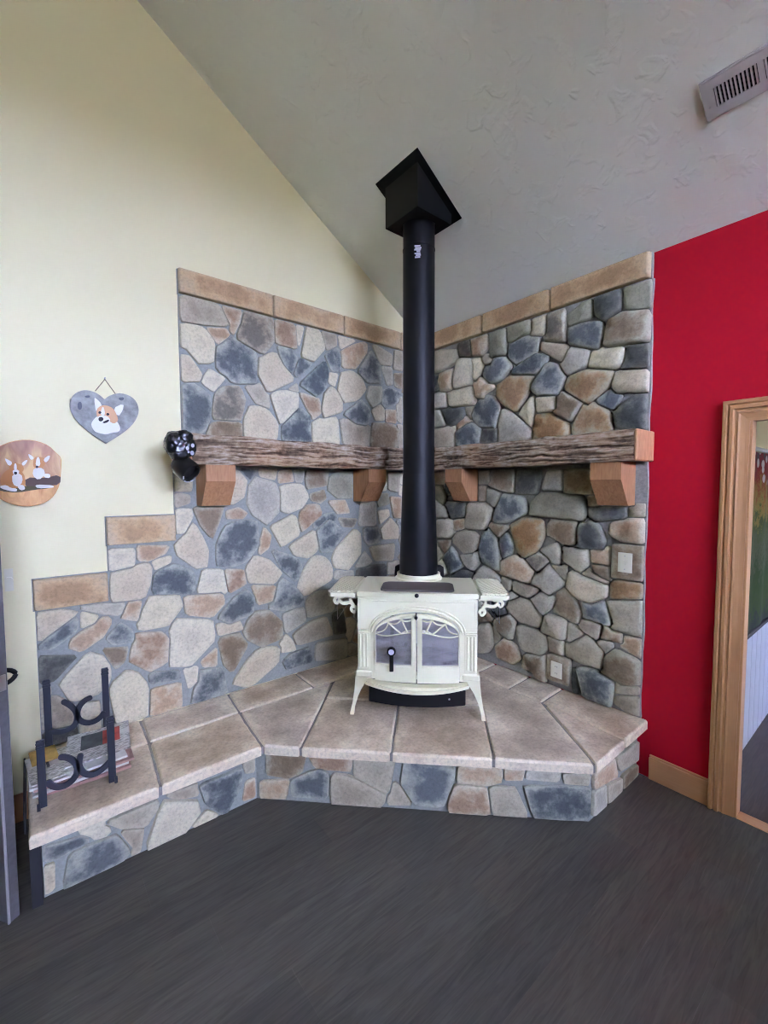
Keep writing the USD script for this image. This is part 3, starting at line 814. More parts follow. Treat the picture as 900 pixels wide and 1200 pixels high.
# ------------------------------------------------------------------ wood stove (local: x right, y towards the corner, z up from the hearth)
SP = -1.45*DIA+.003*LAT
st = empty('wood_stove', (SP[0], SP[1], HH+.0035), -45, label='cream enamel cast iron wood stove with arched glass doors on the hearth', cat='stove')
def fF(u, v, w): return np.stack([u, -w, v], -1)                      # stove front, w forward
def bow(m, amp=.035, half=.28, size=.03):
    m = m.subdivide_to_size(size, max_iter=8); v = np.array(m.vertices)
    v[:, 1] -= amp*np.clip(1-(v[:, 0]/half)**2, 0, 1)
    return trimesh.Trimesh(v, m.faces, process=False)
def arch(hw, spring, apex, z0, n=28):
    t = np.linspace(0, math.pi, n)
    return Polygon([(-hw, z0)]+[(-hw*math.cos(a), spring+(apex-spring)*math.sin(a)) for a in t]+[(hw, z0)])
opening = arch(.238, .505, .625, .215)
fr = sbox(-.335, .235, .335, .70).difference(opening)
fr = fr.difference(sbox(-.4, .5145, -.238, .5185)).difference(sbox(.238, .5145, .4, .5185))
obj('front_plate', bow(ext(fr, -.03, -.0, fF), .012, .34), ENAMEL, st, smooth=30)
obj('side_wall', B(-.333, .03, .24, -.305, .42, .70, .004), ENAMEL, st); obj('side_wall', B(.305, .03, .24, .333, .42, .70, .004), ENAMEL, st)
obj('back_wall', B(-.333, .42, .24, .333, .448, .70, .004), BLACKMETAL, st)
obj('bottom_plate', B(-.333, .02, .225, .333, .44, .25, .004), ENAMEL, st)
obj('firebox_lining', cat_([B(-.303, .40, .252, .303, .418, .695), B(-.304, .034, .252, -.285, .40, .695), B(.285, .034, .252, .304, .40, .695)]), FIREBRICK, st, label='pale firebrick lining')
obj('fire_grate', cat_([B(-.28, .06, .252, .28, .39, .285, .006)]+[B(-.27+.06*i, .08, .285, -.25+.06*i, .38, .31, .004) for i in range(10)]), BLACKMETAL, st)
obj('dark_bar', B(-.175, .30, .285, -.155, .33, .66), BLACKMETAL, st)  # upright dark bar stands in for a reflection in the left glass
# mouldings on the front
def arc_pts(hw, spring, apex, y, z0, n=30):
    t = np.linspace(0, math.pi, n)
    return np.array([(-hw, y, z0)]+[(-hw*math.cos(a), y, spring+(apex-spring)*math.sin(a)) for a in t]+[(hw, y, z0)])
def bowed(p, amp=.012, half=.34): p = np.array(p, float); p[:, 1] -= amp*np.clip(1-(p[:, 0]/half)**2, 0, 1); return p
for hw, ap, r in ((.252, .640, .0075), (.268, .657, .0055)):
    obj('arch_moulding', tube(bowed(arc_pts(hw, .505, ap, -.002, .52)), r, 8), ENAMEL, st, smooth=True)
for s in (-1, 1):
    obj('spandrel_moulding', sweep(bowed([(s*.322, -.001, .53), (s*.322, -.001, .685), (s*.20, -.001, .685), (0, -.001, .685)]), circ(.004, 6)), ENAMEL, st, smooth=True)
    obj('pilaster', cat_([B(s*.262, -.006, .285, s*.335, .02, .508, .004), B(s*.276, -.012, .300, s*.288, -.004, .495, .003), B(s*.296, -.012, .300, s*.308, -.004, .495, .003), B(s*.316, -.012, .300, s*.326, -.004, .495, .003)]), ENAMEL, st)
    obj('pilaster_base', cat_([B(s*.252, -.012, .242, s*.348, .05, .278, .006)]), ENAMEL, st)
    # legs: front profile, thinner in depth towards the foot
    for yb in (.012, .352):
        pr = Polygon([(s*.352, .262), (s*.354, .225), (s*.360, .16), (s*.372, .08), (s*.388, .012), (s*.390, 0), (s*.366, 0), (s*.362, .04), (s*.345, .10), (s*.322, .155), (s*.295, .20), (s*.272, .238), (s*.272, .262)])
        m = ext(pr, 0, 1, fF).subdivide_to_size(.06, max_iter=6); v = np.array(m.vertices)
        k = v[:, 2]/.262; dep = .022+.05*k**1.5; v[:, 1] = yb+.036+(-v[:, 1]-.5)*dep - .012*(1-k)*(1 if yb < .1 else -1)
        m = trimesh.Trimesh(v, m.faces, process=False)
        if m.volume < 0: m.invert()
        obj('leg', m, ENAMEL, st, smooth=35)
# doors
for s in (-1, 1):
    half = opening.buffer(-.003).intersection(sbox(0, 0, .4, 1) if s > 0 else sbox(-.4, 0, 0, 1)).intersection(sbox(-.4, .235, .4, 1))
    half = half.difference(sbox(-.0025, 0, .0025, 1))
    gl = arch(.231, .50, .600, .33).intersection(sbox(.030, 0, .4, 1) if s > 0 else sbox(-.4, 0, -.030, 1))
    dr = obj('door', bow(ext(half.difference(gl), -.016, .012, fF)), ENAMEL, st, smooth=30)
    obj('glass', bow(ext(gl.buffer(.004), -.006, -.002, fF)), REFLGLASS, dr)
    ring = gl.buffer(.011).difference(gl.buffer(.004))
    obj('door_bead', bow(ext(ring.intersection(half), .011, .017, fF)), ENAMEL, dr, smooth=30)
    # sunburst tracery
    cx, cz0 = s*.0, .44
    def arcp(x0, z0, rx, rz, a0, a1, n=14): t = np.radians(np.linspace(a0, a1, n)); return np.c_[x0+rx*np.cos(t), np.full(n, .002), z0+rz*np.sin(t)]
    tr = []
    base = [(s*x, .002, z) for x, z in ((.031, .515), (.09, .505), (.16, .490), (.232, .496))]
    tr.append(tube(spline(base, 16), .0042, 6))
    tr.append(tube(spline([(s*.031, .002, .527), (s*.06, .002, .522), (s*.088, .002, .505)], 8), .0035, 6))
    for (xa, za), (xb, zb) in (((.052, .517), (.084, .588)), ((.085, .505), (.160, .565)), ):
        tr.append(tube([(s*xa, .002, za), (s*xb, .002, zb)], .0052, 6))
    for p in ([(.033, .585), (.055, .578), (.088, .588)], [(.086, .588), (.115, .562), (.160, .566)], [(.160, .566), (.178, .525), (.226, .505)]):
        tr.append(tube(spline([(s*x, .002, z) for x, z in p], 10), .0045, 6))
    obj('tracery', bow(cat_(tr)), ENAMEL, dr, smooth=True)
    if s < 0:
        rx = trimesh.transformations.rotation_matrix(math.pi/2, (1, 0, 0)); tm = trimesh.transformations.translation_matrix
        lv = obj('door_handle', cat_([B(-.150, -.062, .300, -.128, -.046, .395, .003), B(-.147, -.05, .302, -.131, -.036, .325), trimesh.creation.cylinder(.024, .018, sections=24, transform=tm((-.139, -.054, .413))@rx),
            B(-.1415, -.0645, .31, -.1365, -.0615, .385)]), BLACKMETAL, dr, label='black upright handle with round end before the left glass')
        obj('handle_dial', trimesh.creation.cylinder(.0155, .004, sections=24, transform=tm((-.139, -.065, .413))@rx), PALEPRINT, dr, label='pale round dial on the black handle')
        obj('door_latch', bow(cat_([B(-.012, -.030, .60, .006, -.008, .612, .003), B(-.004, -.034, .595, .000, -.016, .634, .001)])), BLACKMETAL, dr)
# top
tp = Polygon([(-.345, .02), (-.345, .44), (.345, .44), (.345, .02), (.34, .0)]+[(x, -.028+.028*(x/.34)**2) for x in np.linspace(.33, -.33, 23)]+[(-.34, .0)]).buffer(-.006).buffer(.006)
obj('top_plate', cat_([ext(tp, .706, .728, frameZ), ext(tp.buffer(-.005), .728, .732, frameZ), ext(tp.buffer(-.012), .698, .706, frameZ)]), ENAMEL, st, smooth=35)
gp = affinity.scale(sbox(-.16, .045, .16, .215).buffer(.05), 1.0, .86)
gd = obj('griddle', cat_([ext(gp, .7325, .739, frameZ), ext(gp.buffer(-.008), .739, .742, frameZ)]), GRIDDLE, st, smooth=35, label='dark iron griddle plate set in the top')
obj('griddle_knob', trimesh.creation.icosphere(2, .012).apply_translation((0, -.028, .722)), BLACKMETAL, st, smooth=True)
# side shelves with slatted tops and scroll brackets
for s in (-1, 1):
    sp = Polygon([(s*.350, -.002), (s*.350, .435), (s*.49, .435), (s*.512, .40), (s*.512, .03), (s*.49, -.002)])
    if s < 0: sp = Polygon(list(sp.exterior.coords)[::-1])
    sh = obj('side_shelf', cat_([ext(sp, .700, .724, frameZ)]), ENAMEL, st, smooth=35)
    inn = sp.buffer(-.012)
    ribs = []
    for k in np.arange(-.7, .8, .030):
        ln = LineString([(s*.35, k), (s*.52, k+.20)]).buffer(.007, cap_style=2).intersection(inn)
        for g in getattr(ln, 'geoms', [ln]):
            if g.geom_type == 'Polygon' and g.area > 2e-5: ribs.append(ext(g, .7235, .733, frameZ))
    obj('shelf_ribs', cat_(ribs), ENAMEL, sh)
    scroll = unary_union([LineString(spline([(s*x, z) for x, z in p], 30)).buffer(r) for p, r in (
        ([(.352, .688), (.40, .690), (.455, .688), (.478, .672), (.470, .652), (.456, .660)], .008),
        ([(.353, .615), (.360, .632), (.378, .628), (.376, .608), (.360, .602)], .008), ([(.366, .632), (.395, .655), (.43, .652), (.448, .672), (.43, .688)], .009), ([(.372, .64), (.385, .675)], .008))])
    obj('scroll_bracket', ext(scroll, -.055, -.043, fF), ENAMEL, st)
    obj('hanging_rod', cat_([tube([(s*.462, .045, .70), (s*.462, .045, .555)], .0022, 6), tube([(s*.462, .40, .70), (s*.462, .40, .555)], .0022, 6), tube([(s*.462, .045, .557), (s*.462, .40, .557)], .0022, 6)]), STEELM, st)
# ash lip and pan
lipp = [(x, -.028-.055*(1-(x/.285)**2), .222-.022*(1-(x/.285)**2)) for x in np.linspace(-.285, .285, 25)]
obj('ash_lip', cat_([sweep(lipp, [(-.010, -.010), (.010, -.010), (.012, .008), (-.010, .004)]), bow(B(-.285, -.02, .205, .285, .03, .222), .055, .285)]), ENAMEL, st, smooth=35)
obj('ash_pan', bow(B(-.272, -.012, .105, .272, .34, .2, .004), .05, .285), BLACKMETAL, st, smooth=30)
obj('pan_screw', trimesh.creation.icosphere(1, .006).apply_translation((.18, -.040, .15)), STEELM, st)
# flue collar
PY = .41
obj('flue_collar', lathe([(.1262, .7325), (.152, .7325), (.152, .738), (.142, .746), (.140, .768), (.1262, .768)], 48).apply_translation((0, PY, 0)), ENAMEL, st, smooth=40)
obj('heat_shield', lathe([(.0, .60), (.168, .60), (.172, .72), (.168, .770), (.15, .782), (0, .782)], 40).apply_transform(np.diag([1, .34, 1, 1])).apply_translation((0, .600, 0)), BLACKMETAL, st, smooth=40)

# ------------------------------------------------------------------ stove pipe and ceiling box
PP = SP+PY*DIA
zb = HH+.0035+.7455
ZB = 3.258
pp = empty('stove_pipe', (PP[0], PP[1], zb), -45, label='tall matte black stove pipe rising from the cream stove to the ceiling', cat='stove pipe')
hgt = ZB-zb
obj('lower_pipe', lathe([(.112, 0), (.124, 0), (.1235, .06), (.104, .62), (.101, .66), (.095, .66)], 48), PIPEM, pp, smooth=40)
obj('upper_pipe', lathe([(.094, .64), (.0995, .662), (.0995, hgt-.13), (.1015, hgt-.128), (.1015, hgt-.12), (.0985, hgt-.118), (.0985, hgt+.05), (.090, hgt+.05)], 48), PIPEM, pp, smooth=30)
lab = []
for i, (w, dz) in enumerate(((.018, 0), (.012, .012), (.02, .022), (.008, .034), (.022, .044), (.016, .054), (.02, .066))):
    lab.append(B(-w-.004, -.1035, hgt-.215+dz, w-.008+.01*(i % 2), -.0985, hgt-.208+dz))
obj('pipe_sticker', cat_(lab), PALEPRINT, pp, label='small pale printed label')
BC = np.array([-.762, -.762, ZB])
cb = empty('ceiling_support_box', tuple(BC), 0, label='square black ceiling support box around the top of the stove pipe', cat='flue box')
hw = .143
sq = sbox(-hw, -hw, hw, hw); hole = Point(PP[0]-BC[0], PP[1]-BC[1]).buffer(.108, quad_segs=10)
def toplane(x): return EAVE-SLOPE*(BC[0]+x)-ZB
def prism_to_ceiling(pl, z0, dz):
    m = ext(pl, 0, 1, frameZ); v = np.array(m.vertices); up = v[:, 2] > .5
    v[:, 2] = np.where(up, toplane(v[:, 0])+dz, z0(v[:, 0]) if callable(z0) else z0)
    return trimesh.Trimesh(v, m.faces, process=False)
obj('box', cat_([prism_to_ceiling(sq.difference(sq.buffer(-.004)), 0, -.001), ext(sq.buffer(-.004).difference(hole), .012, .016, frameZ)]), BLACKMETAL, cb)
tq = sbox(-.185, -.187, .185, .187)
obj('trim_plate', prism_to_ceiling(tq.difference(sq), lambda x: toplane(x)-.006, -.001), BLACKMETAL, cb)

# ------------------------------------------------------------------ ceiling vent
VU = np.array([-1, 0, SLOPE])/math.hypot(1, SLOPE)                      # up the slope
vo = np.array([-.417, -2.160, EAVE+SLOPE*.417])
def frameV(u, v, w): return vo+np.outer(u, (0, -1, 0))+np.outer(v, VU)-np.outer(w, CEILN)
ve = empty('ceiling_vent', label='white louvered air vent in the sloped ceiling at upper right', cat='vent')
VWD, VLN = .139, .36
o1, o2 = sbox(.035, .034, .171, .105), sbox(.189, .034, .325, .105)
obj('frame', ext(sbox(0, 0, VLN, VWD).difference(o1).difference(o2), .004, .012, frameV), VENTM, ve)
obj('frame_rim', ext(sbox(-.006, -.006, VLN+.006, VWD+.006).difference(sbox(.006, .006, VLN-.006, VWD-.006)), .0005, .008, frameV), VENTM, ve)
obj('duct_back', ext(sbox(.03, .03, VLN-.03, VWD-.03), .0006, .003, frameV), BLACKVOID, ve)
for o in (o1, o2):
    a = o.bounds[0]
    for k in range(11):
        obj('louver', ext(sbox(a+.003+.0124*k, .034, a+.0085+.0124*k, .105), .003, .011, frameV), VENTM, ve)
for u in (.014, VLN-.014): obj('screw', ext(Point(u, .045).buffer(.004), .011, .014, frameV), STEELM, ve)

# ------------------------------------------------------------------ cover plates
def plate(name, poly, frame, w0, label, cat, toggle):
    t = empty(name, label=label, cat=cat)
    x0, y0, x1, y1 = poly.bounds; cx, cy = (x0+x1)/2, (y0+y1)/2
    obj('cover_plate', cat_([ext(poly, w0, w0+.004, frame), ext(poly.buffer(-.004), w0+.004, w0+.006, frame)]), WHITEPLASTIC, t)
    if toggle == 'switch':
        obj('toggle', ext(sbox(cx-.006, cy-.012, cx+.006, cy+.014), w0+.006, w0+.016, frame), WHITEPLASTIC, t)
        for s in (-1, 1): obj('screw', ext(Point(cx, cy+s*.038).buffer(.003), w0+.006, w0+.0075, frame), STEELM, t)
    elif toggle == 'round': obj('knob', ext(Point(cx, cy).buffer(.016), w0+.006, w0+.022, frame), WHITEPLASTIC, t)
    else:
        for s in (-1, 1):
            r = obj('socket', ext(Point(cx, cy+s*.022).buffer(.0155).intersection(sbox(cx-.0155, 0, cx+.0155, 3).intersection(sbox(cx-1, cy+s*.022-.0125, cx+1, cy+s*.022+.0125))), w0+.006, w0+.009, frame), WHITEPLASTIC, t)
            obj('slots', cat_([ext(sbox(cx+k-.001, cy+s*.022-.003, cx+k+.001, cy+s*.022+.006), w0+.009, w0+.0095, frame) for k in (-.006, .006)]), BLACKVOID, r)
def rect_px(f, pts, o):
    P = [f(*p, o) for p in pts]; return P
P1 = rect_px(onR, [(724.5, 647), (740.5, 672)], .055); plate('light_switch', sbox(-P1[0][1], P1[1][2], -P1[1][1], P1[0][2]), frameR, .053, 'ivory light switch plate set in a flat stone near the red wall', 'light switch', 'switch')
P2 = rect_px(onR, [(645.8, 774), (658.3, 796.5)], .055); plate('wall_outlet', sbox(-P2[0][1], P2[1][2], -P2[1][1], P2[0][2]), frameR, .053, 'ivory wall outlet set in a low stone just above the hearth', 'outlet', 'outlet')
P3 = rect_px(onL, [(4.5, 667), (16.3, 692)], 0); plate('light_switch', sbox(P3[0][0], P3[1][2], P3[1][0], P3[0][2]), frameL, .0005, 'white switch plate with round knob on the cream wall by the door edge', 'light switch', 'round')

# ------------------------------------------------------------------ wall plaques
def crop_pts(txt, x0, y0, s): return [(x0+float(a)/s, y0+float(b)/s) for a, b in (q.split(',') for q in txt.split())]
def chaikin(P, k=1):
    P = np.array(P, float)
    for _ in range(k):
        Q = np.roll(P, -1, 0); P = np.stack([.75*P+.25*Q, .25*P+.75*Q], 1).reshape(-1, 2)
    return P
def plaque_poly(txt, x0, y0, s, o=.02, sm=0):
    g = Polygon(chaikin([(onL(*p, o)[0], onL(*p, o)[2]) for p in crop_pts(txt, x0, y0, s)])).buffer(0)
    return big(g.buffer(sm).buffer(-2*sm).buffer(sm)) if sm else big(g)
C60 = (60, 420, 4.5)
hp = empty('heart_plaque', label='grey slate heart plaque with painted corgi hanging by a cord', cat='plaque')
ho = plaque_poly('290,449 290,449 290,449 230,412 180,372 135,330 108,290 97,250 102,215 120,188 150,172 180,166 215,172 250,188 282,216 282,216 300,200 335,186 370,183 410,194 440,215 458,245 463,280 452,315 425,355 380,393 330,425', *C60, sm=.004)
hb = obj('slate', cat_([ext(ho, .004, .018, frameL), ext(ho.buffer(-.004), .018, .021, frameL)]), SLATE, hp)
PWHITE, PTAN, PDARK, PPINK = flat('paint_white', (232, 230, 220)), flat('paint_tan', (222, 176, 132)), flat('paint_dark', (45, 42, 45)), flat('paint_pink', (220, 190, 180))
def paint(name, txt, m, parent, C, w0, w1, o=.02):
    g = plaque_poly(txt, *C, o=o)
    g = g.buffer(.002, quad_segs=4).buffer(-.001)
    obj(name, ext(g, w0, w1, frameL), m, parent)
dog = obj('painted_corgi', ext(plaque_poly('215,332 245,300 300,330 345,328 366,365 358,388 320,392 290,402 250,394 228,385 210,355', *C60), .0205, .0222, frameL), PWHITE, hp, label='painted corgi head')
paint('ear', '226,208 240,215 264,240 262,265 238,292', PWHITE, dog, C60, .0205, .0226); paint('ear', '382,238 376,275 352,308 325,264', PWHITE, dog, C60, .0205, .0226)
paint('forehead', '240,268 262,250 290,248 325,262 346,300 352,330 330,345 305,330 290,300 262,300 248,322 240,300', PTAN, dog, C60, .0205, .0229)
paint('blaze', '268,258 276,258 284,300 260,300', PWHITE, dog, C60, .0205, .0232)
paint('muzzle', '248,302 296,304 314,330 285,352 245,345 225,335', PWHITE, dog, C60, .0205, .0234)
paint('nose', '250,314 262,309 274,315 272,328 258,333 250,326', PDARK, dog, C60, .0205, .0240)
paint('mouth', '268,338 304,322 303,332 284,342', PDARK, dog, C60, .0205, .0238)
for cx, cy in ((256, 286), (298, 295)): paint('eye', ' '.join(f'{cx+7*math.cos(a)},{cy+6*math.sin(a)}' for a in np.linspace(0, 6, 8)), PDARK, dog, C60, .0205, .0240)
ink = flat('slate_dark_edge', (95, 98, 108))
for tx in ('140,235 158,228 162,262 150,272 140,262', '175,200 200,195 205,205 185,207', '355,208 385,205 378,222 360,220'): paint('slate_fleck', tx, ink, hb, C60, .0205, .0214)
n0 = onL(*crop_pts('283,110', *C60)[0], .012); ca = onL(*crop_pts('232,172', *C60)[0], .016); cbp = onL(*crop_pts('338,186', *C60)[0], .016)
obj('cord', cat_([tube([n0, ca], .0018, 6), tube([n0, cbp], .0018, 6)]), CORD, hp)
obj('nail', tube([(n0[0], -.0005, n0[2]+.003), (n0[0], -.022, n0[2]+.006)], .0035, 8), STEELM, hp)
C0 = (0, 490, 7.5)
rp = empty('wood_slice_plaque', label='round wood slice plaque painted with two seated corgis at left edge', cat='plaque')
ro = plaque_poly('540,345 541,420 535,500 525,590 480,680 410,740 300,775 180,777 80,750 10,718 -70,655 -125,570 -145,470 -125,370 -70,290 0,243 100,202 230,186 340,203 430,240 490,300', *C0, o=.025, sm=.003)
RB = wood('wood_slice_face', (.50, .205, .035), (.68, .35, .08), (9., 9., 3.), rough=.4)
obj('wood_slice', cat_([ext(ro, .004, .022, frameL), ext(ro.buffer(-.003), .022, .025, frameL)]), RB, rp)
bgp = plaque_poly('535,345 536,420 528,525 380,545 230,590 120,600 -80,600 -120,570 -138,470 -120,370 -68,293 0,249 100,208 230,192 340,208 430,245 488,303', *C0, o=.025)
obj('painted_backdrop', ext(bgp, .0245, .0256, frameL), mat('painted_backdrop', {'g': ('geometry', {}), 'mp': ('mapping', {'scale': (14., 3., 5.)}), 'n': ('noise_texture', {'scale': 1.3, 'detail': 3., 'distortion': .8}),
    'r': ('rgb_ramp', {'ramp': [(.3, (.25, .09, .030)), (.5, (.44, .20, .075)), (.7, (.68, .42, .16))]}), 'p': ('principled_bsdf', {'roughness': .45})}, [('g.position', 'mp.vector'), ('mp.vector', 'n.vector'), ('n.fac', 'r.fac'), ('r.color', 'p.base_color')]), rp)
LOGD, PBROWN, GRASS, POFF = flat('paint_log', (92, 72, 62)), flat('paint_brown', (188, 128, 70)), flat('paint_grass', (80, 72, 38)), flat('paint_offwhite', (222, 218, 205))
def rpaint(name, txt, m, parent, k): paint(name, txt, m, parent, C0, .0250, .0256+.0004*k, .025)
rpaint('painted_log', '225,520 380,532 532,495 528,585 400,592 300,605 225,610', LOGD, rp, 1)
rpaint('painted_grass', '-60,600 230,600 300,600 480,590 440,615 300,628 150,655 0,640', GRASS, rp, 2)
d1 = obj('painted_corgi', ext(plaque_poly('15,500 60,455 110,440 180,450 225,520 218,600 100,625 15,595 5,540', *C0, o=.025), .025, .0268, frameL), PBROWN, rp, label='painted corgi sitting at the left')
rpaint('chest', '108,490 190,490 198,560 160,605 112,580', POFF, d1, 5); rpaint('head', '78,405 130,392 200,415 212,455 170,492 112,485 84,450', PBROWN, d1, 5)
rpaint('ear', '42,358 60,360 112,392 80,425', POFF, d1, 6); rpaint('ear', '242,362 230,395 205,420 190,396', POFF, d1, 6)
rpaint('muzzle', '112,455 168,455 162,495 118,495', POFF, d1, 7); rpaint('nose', '124,474 150,474 146,494 128,494', PDARK, d1, 8)
rpaint('paws', '5,595 60,590 90,615 150,620 145,645 90,640 5,615', POFF, d1, 6); rpaint('paws', '150,595 205,585 222,625 180,635', POFF, d1, 6)
rpaint('blaze', '128,400 142,400 148,455 125,455', POFF, d1, 7)
d2 = obj('painted_corgi', ext(plaque_poly('300,345 340,338 395,350 402,400 375,440 300,440 288,400', *C0, o=.025), .025, .0272, frameL), PBROWN, rp, label='painted corgi behind the log at the right')
rpaint('ear', '247,318 262,320 300,350 272,370', POFF, d2, 6); rpaint('ear', '438,322 432,360 400,392 382,362', POFF, d2, 6)
rpaint('chest', '298,436 380,440 396,495 340,545 288,505', POFF, d2, 5); rpaint('blaze', '325,345 345,345 355,420 312,420', POFF, d2, 6); rpaint('nose', '314,420 336,420 332,438 318,438', PDARK, d2, 8)
rpaint('paw', '385,488 440,492 440,525 390,522', POFF, d2, 6); rpaint('bone', '308,590 360,585 460,592 475,604 455,610 330,616', POFF, rp, 4)

# ------------------------------------------------------------------ black ornament on the mantel's left end
bo = empty('hanging_ornament', label='glossy black lumpy ornament with white paw print hanging at the mantel\'s left end', cat='ornament')
def lump(c, r, seed, amp=.12):
    m = trimesh.creation.icosphere(4, 1.0); v = m.vertices
    n = meshkit.fbm(v*2.2+seed, 3, seed)-.5
    v = v*(1+amp*2*n[:, None]); v = np.sign(v)*np.abs(v)**.82
    return trimesh.Trimesh(v*np.array(r)+np.array(c), m.faces, process=False)
OY = -.318
u0 = hit(211, 521.5, (0, 1, 0), OY)
lumps = [lump(u0+np.array(o)*.94, np.array(r)*.92, sd, .2) for o, r, sd in (((-.012, .0, -.004), (.068, .06, .070), 4), ((.018, -.004, .040), (.050, .052, .042), 9), ((-.030, -.01, .022), (.046, .05, .052), 13), ((.030, -.016, -.014), (.050, .05, .056), 17), ((-.008, -.01, -.050), (.050, .05, .040), 21))]
obj('upper_lump', cat_(lumps), GLOSSBLACK, bo, smooth=True)
c1 = hit(218, 549.5, (0, 1, 0), OY-.005)
ax = np.array([.42, -.62, -.55]); ax /= np.linalg.norm(ax)
cyl = lathe([(0, -.060), (.046, -.060), (.057, -.034), (.058, .026), (.054, .044), (.047, .046), (.043, .040), (.041, .020), (0, .018)], 36)
Tm = trimesh.geometry.align_vectors([0, 0, 1], ax); Tm[:3, 3] = c1
obj('lower_cup', cyl.copy().apply_transform(Tm), GLOSSBLACK, bo, smooth=40)
rim = []
for a0, a1 in ((-.2, .55), (.75, 1.1), (-.9, -.5)):
    t = np.linspace(a0, a1, 8); rim.append(tube(np.c_[.052*np.cos(t), .052*np.sin(t), np.full(8, .0455)], .0028, 6))
obj('pale_lettering', cat_(rim).apply_transform(Tm), PALEPRINT, bo)
pads = []
for px, py, r in ((219.6, 525.2, .0085), (225.8, 522.0, .0085), (225.2, 530.8, .0095), (221.0, 529.5, .006)):
    p = hit(px, py, (0, 1, 0), OY-.068)
    d = (EYE-p)/np.linalg.norm(EYE-p)
    s = trimesh.creation.icosphere(2, r).apply_transform(np.diag([1, .6, 1.25, 1])); s.apply_translation(p); pads.append(s)
obj('paw_print', cat_(pads), PALEPRINT, bo, smooth=True)
obj('hook', tube(spline([u0+(.01, .0, .05), u0+(.02, .035, .075), (u0[0]+.05, -MD+.0, MT1+.010), (u0[0]+.06, -MD+.08, MT1+.0055)], 14), .004, 8), BLACKMETAL, bo)

# ------------------------------------------------------------------ horseshoe paper rack and newspapers
fy, by = -.535, -.262
def onY(px, py, y): return hit(px, py, (0, 1, 0), y)
rk = empty('horseshoe_rack', label='dark iron rack made of horseshoes holding newspapers on the bench', cat='rack')
fl_ = onY(51, 948, fy); fr_ = onY(132.5, 919, fy)
zt = HH+.004
def post(x, y, z0, z1, name='post'):
    p = obj(name, cat_([B(x-.014, y-.008, z0, x+.014, y+.008, z1-.03, .002), B(x-.0155, y-.0095, z1-.032, x+.0155, y+.0095, z1-.022, .002), B(x-.014, y-.008, z1-.022, x+.014, y+.008, z1, .002)]), NAVYIRON, rk)
    obj('cleat', cat_([B(x-.016, y-.010, z1-.012, x+.016, y-.006, z1-.006, .001)]), NAVYIRON, p)
bl_t = onY(54, 797, by); br_t = onY(122.5, 783, by); fl_t = onY(46.5, 868, fy); fr_t = onY(128.5, 840, fy)
xf0, xf1 = (fl_[0]+fl_t[0])/2, (fr_[0]+fr_t[0])/2; xb0, xb1 = bl_t[0], br_t[0]
post(xf0, fy, zt, fl_t[2]); post(xf1, fy, zt, fr_t[2]); post(xb0, by, zt, bl_t[2]); post(xb1, by, zt, br_t[2])
for a, b in ((xf0, xb0), (xf1, xb1)): obj('side_bar', B(min(a, b)-.006 if abs(a-b) < .02 else a-.006, fy, zt+.002, a+.006, by, zt+.016, .002) if abs(a-b) < .03 else tube([(a, fy, zt+.01), (b, by, zt+.01)], .008, 8), NAVYIRON, rk)
for x, y in ((xf0-.014, fy-.014), (xf1+.012, fy-.014), (xb0-.014, by+.014), (xb1+.014, by+.014)): obj('foot', B(x-.006, y-.006, HH+.001, x+.006, y+.006, zt+.025, .001), NAVYIRON, rk)
prs = [(-.011, -.004), (.011, -.004), (.011, .004), (-.011, .004)]
def shoe(px_pts, yy):
    P = np.array([onY(*p, yy) for p in px_pts]); S = spline(P, 22)
    rect = []
    # flat bar standing on edge: wide in the rack's plane
    obj('horseshoe', ext(LineString(S[:, [0, 2]]).buffer(.0115, cap_style=1), 0, .010, lambda u, v, w: np.stack([u, yy+.005-w, v], -1)), NAVYIRON, rk)
shoe([(75, 822.5), (84, 828), (90, 838), (86, 851), (74, 856.5), (61, 857)], by-.012)
shoe([(105, 818), (96, 824), (91, 834), (93, 843), (103, 847), (113, 844), (121, 836)], by-.012)
shoe([(72, 887), (82, 889), (90, 898), (88, 910), (77, 920), (66, 922), (57, 917)], fy+.0)
shoe([(94, 886), (93, 897), (99, 906), (109, 907.5), (119, 902), (128, 893)], fy+.0)
def paper_mat(name, base, ink_amt, seed, col=None):
    nodes = {'u': ('texture_coordinate', {}), 'mp': ('mapping', {'scale': (1., 1., 1.), 'location': (seed*.37, seed*.11, 0)}),
        'b': ('brick_texture', {'scale': 26., 'mortar_size': .012, 'brick_width': 1.6, 'row_height': .16, 'color1': (0, 0, 0), 'color2': (.55, .55, .55), 'mortar': (1, 1, 1)}),
        'n': ('noise_texture', {'scale': 1., 'detail': 2.}), 'n2': ('noise_texture', {'scale': 5., 'detail': 1.}),
        'r': ('rgb_ramp', {'ramp': [(.45, (1, 1, 1)), (.56, (ink_amt,)*3)]}), 'r2': ('rgb_ramp', {'ramp': [(.42, (0, 0, 0)), (.45, (1, 1, 1))]}),
        'x': ('mix', {'mix_type': 'multiply', 'color2': base}), 'm': ('mix', {'color1': base}), 'p': ('principled_bsdf', {'roughness': .8})}
    links = [('u.object', 'mp.vector'), ('u.object', 'm2.vector'), ('m2.vector', 'n.vector'), ('mp.vector', 'n2.vector'), ('n.fac', 'r.fac'), ('r.color', 'x.color1'), ('n2.fac', 'r2.fac'), ('r2.color', 'm.fac'), ('x.color', 'm.color2'), ('m.color', 'p.base_color')]
    nodes['x'] = ('mix', {'mix_type': 'multiply', 'fac': 1., 'color2': base})
    nodes.pop('b'); nodes['m2'] = ('mapping', {'scale': (45., 130., 1.)})
    return mat(name, nodes, links)
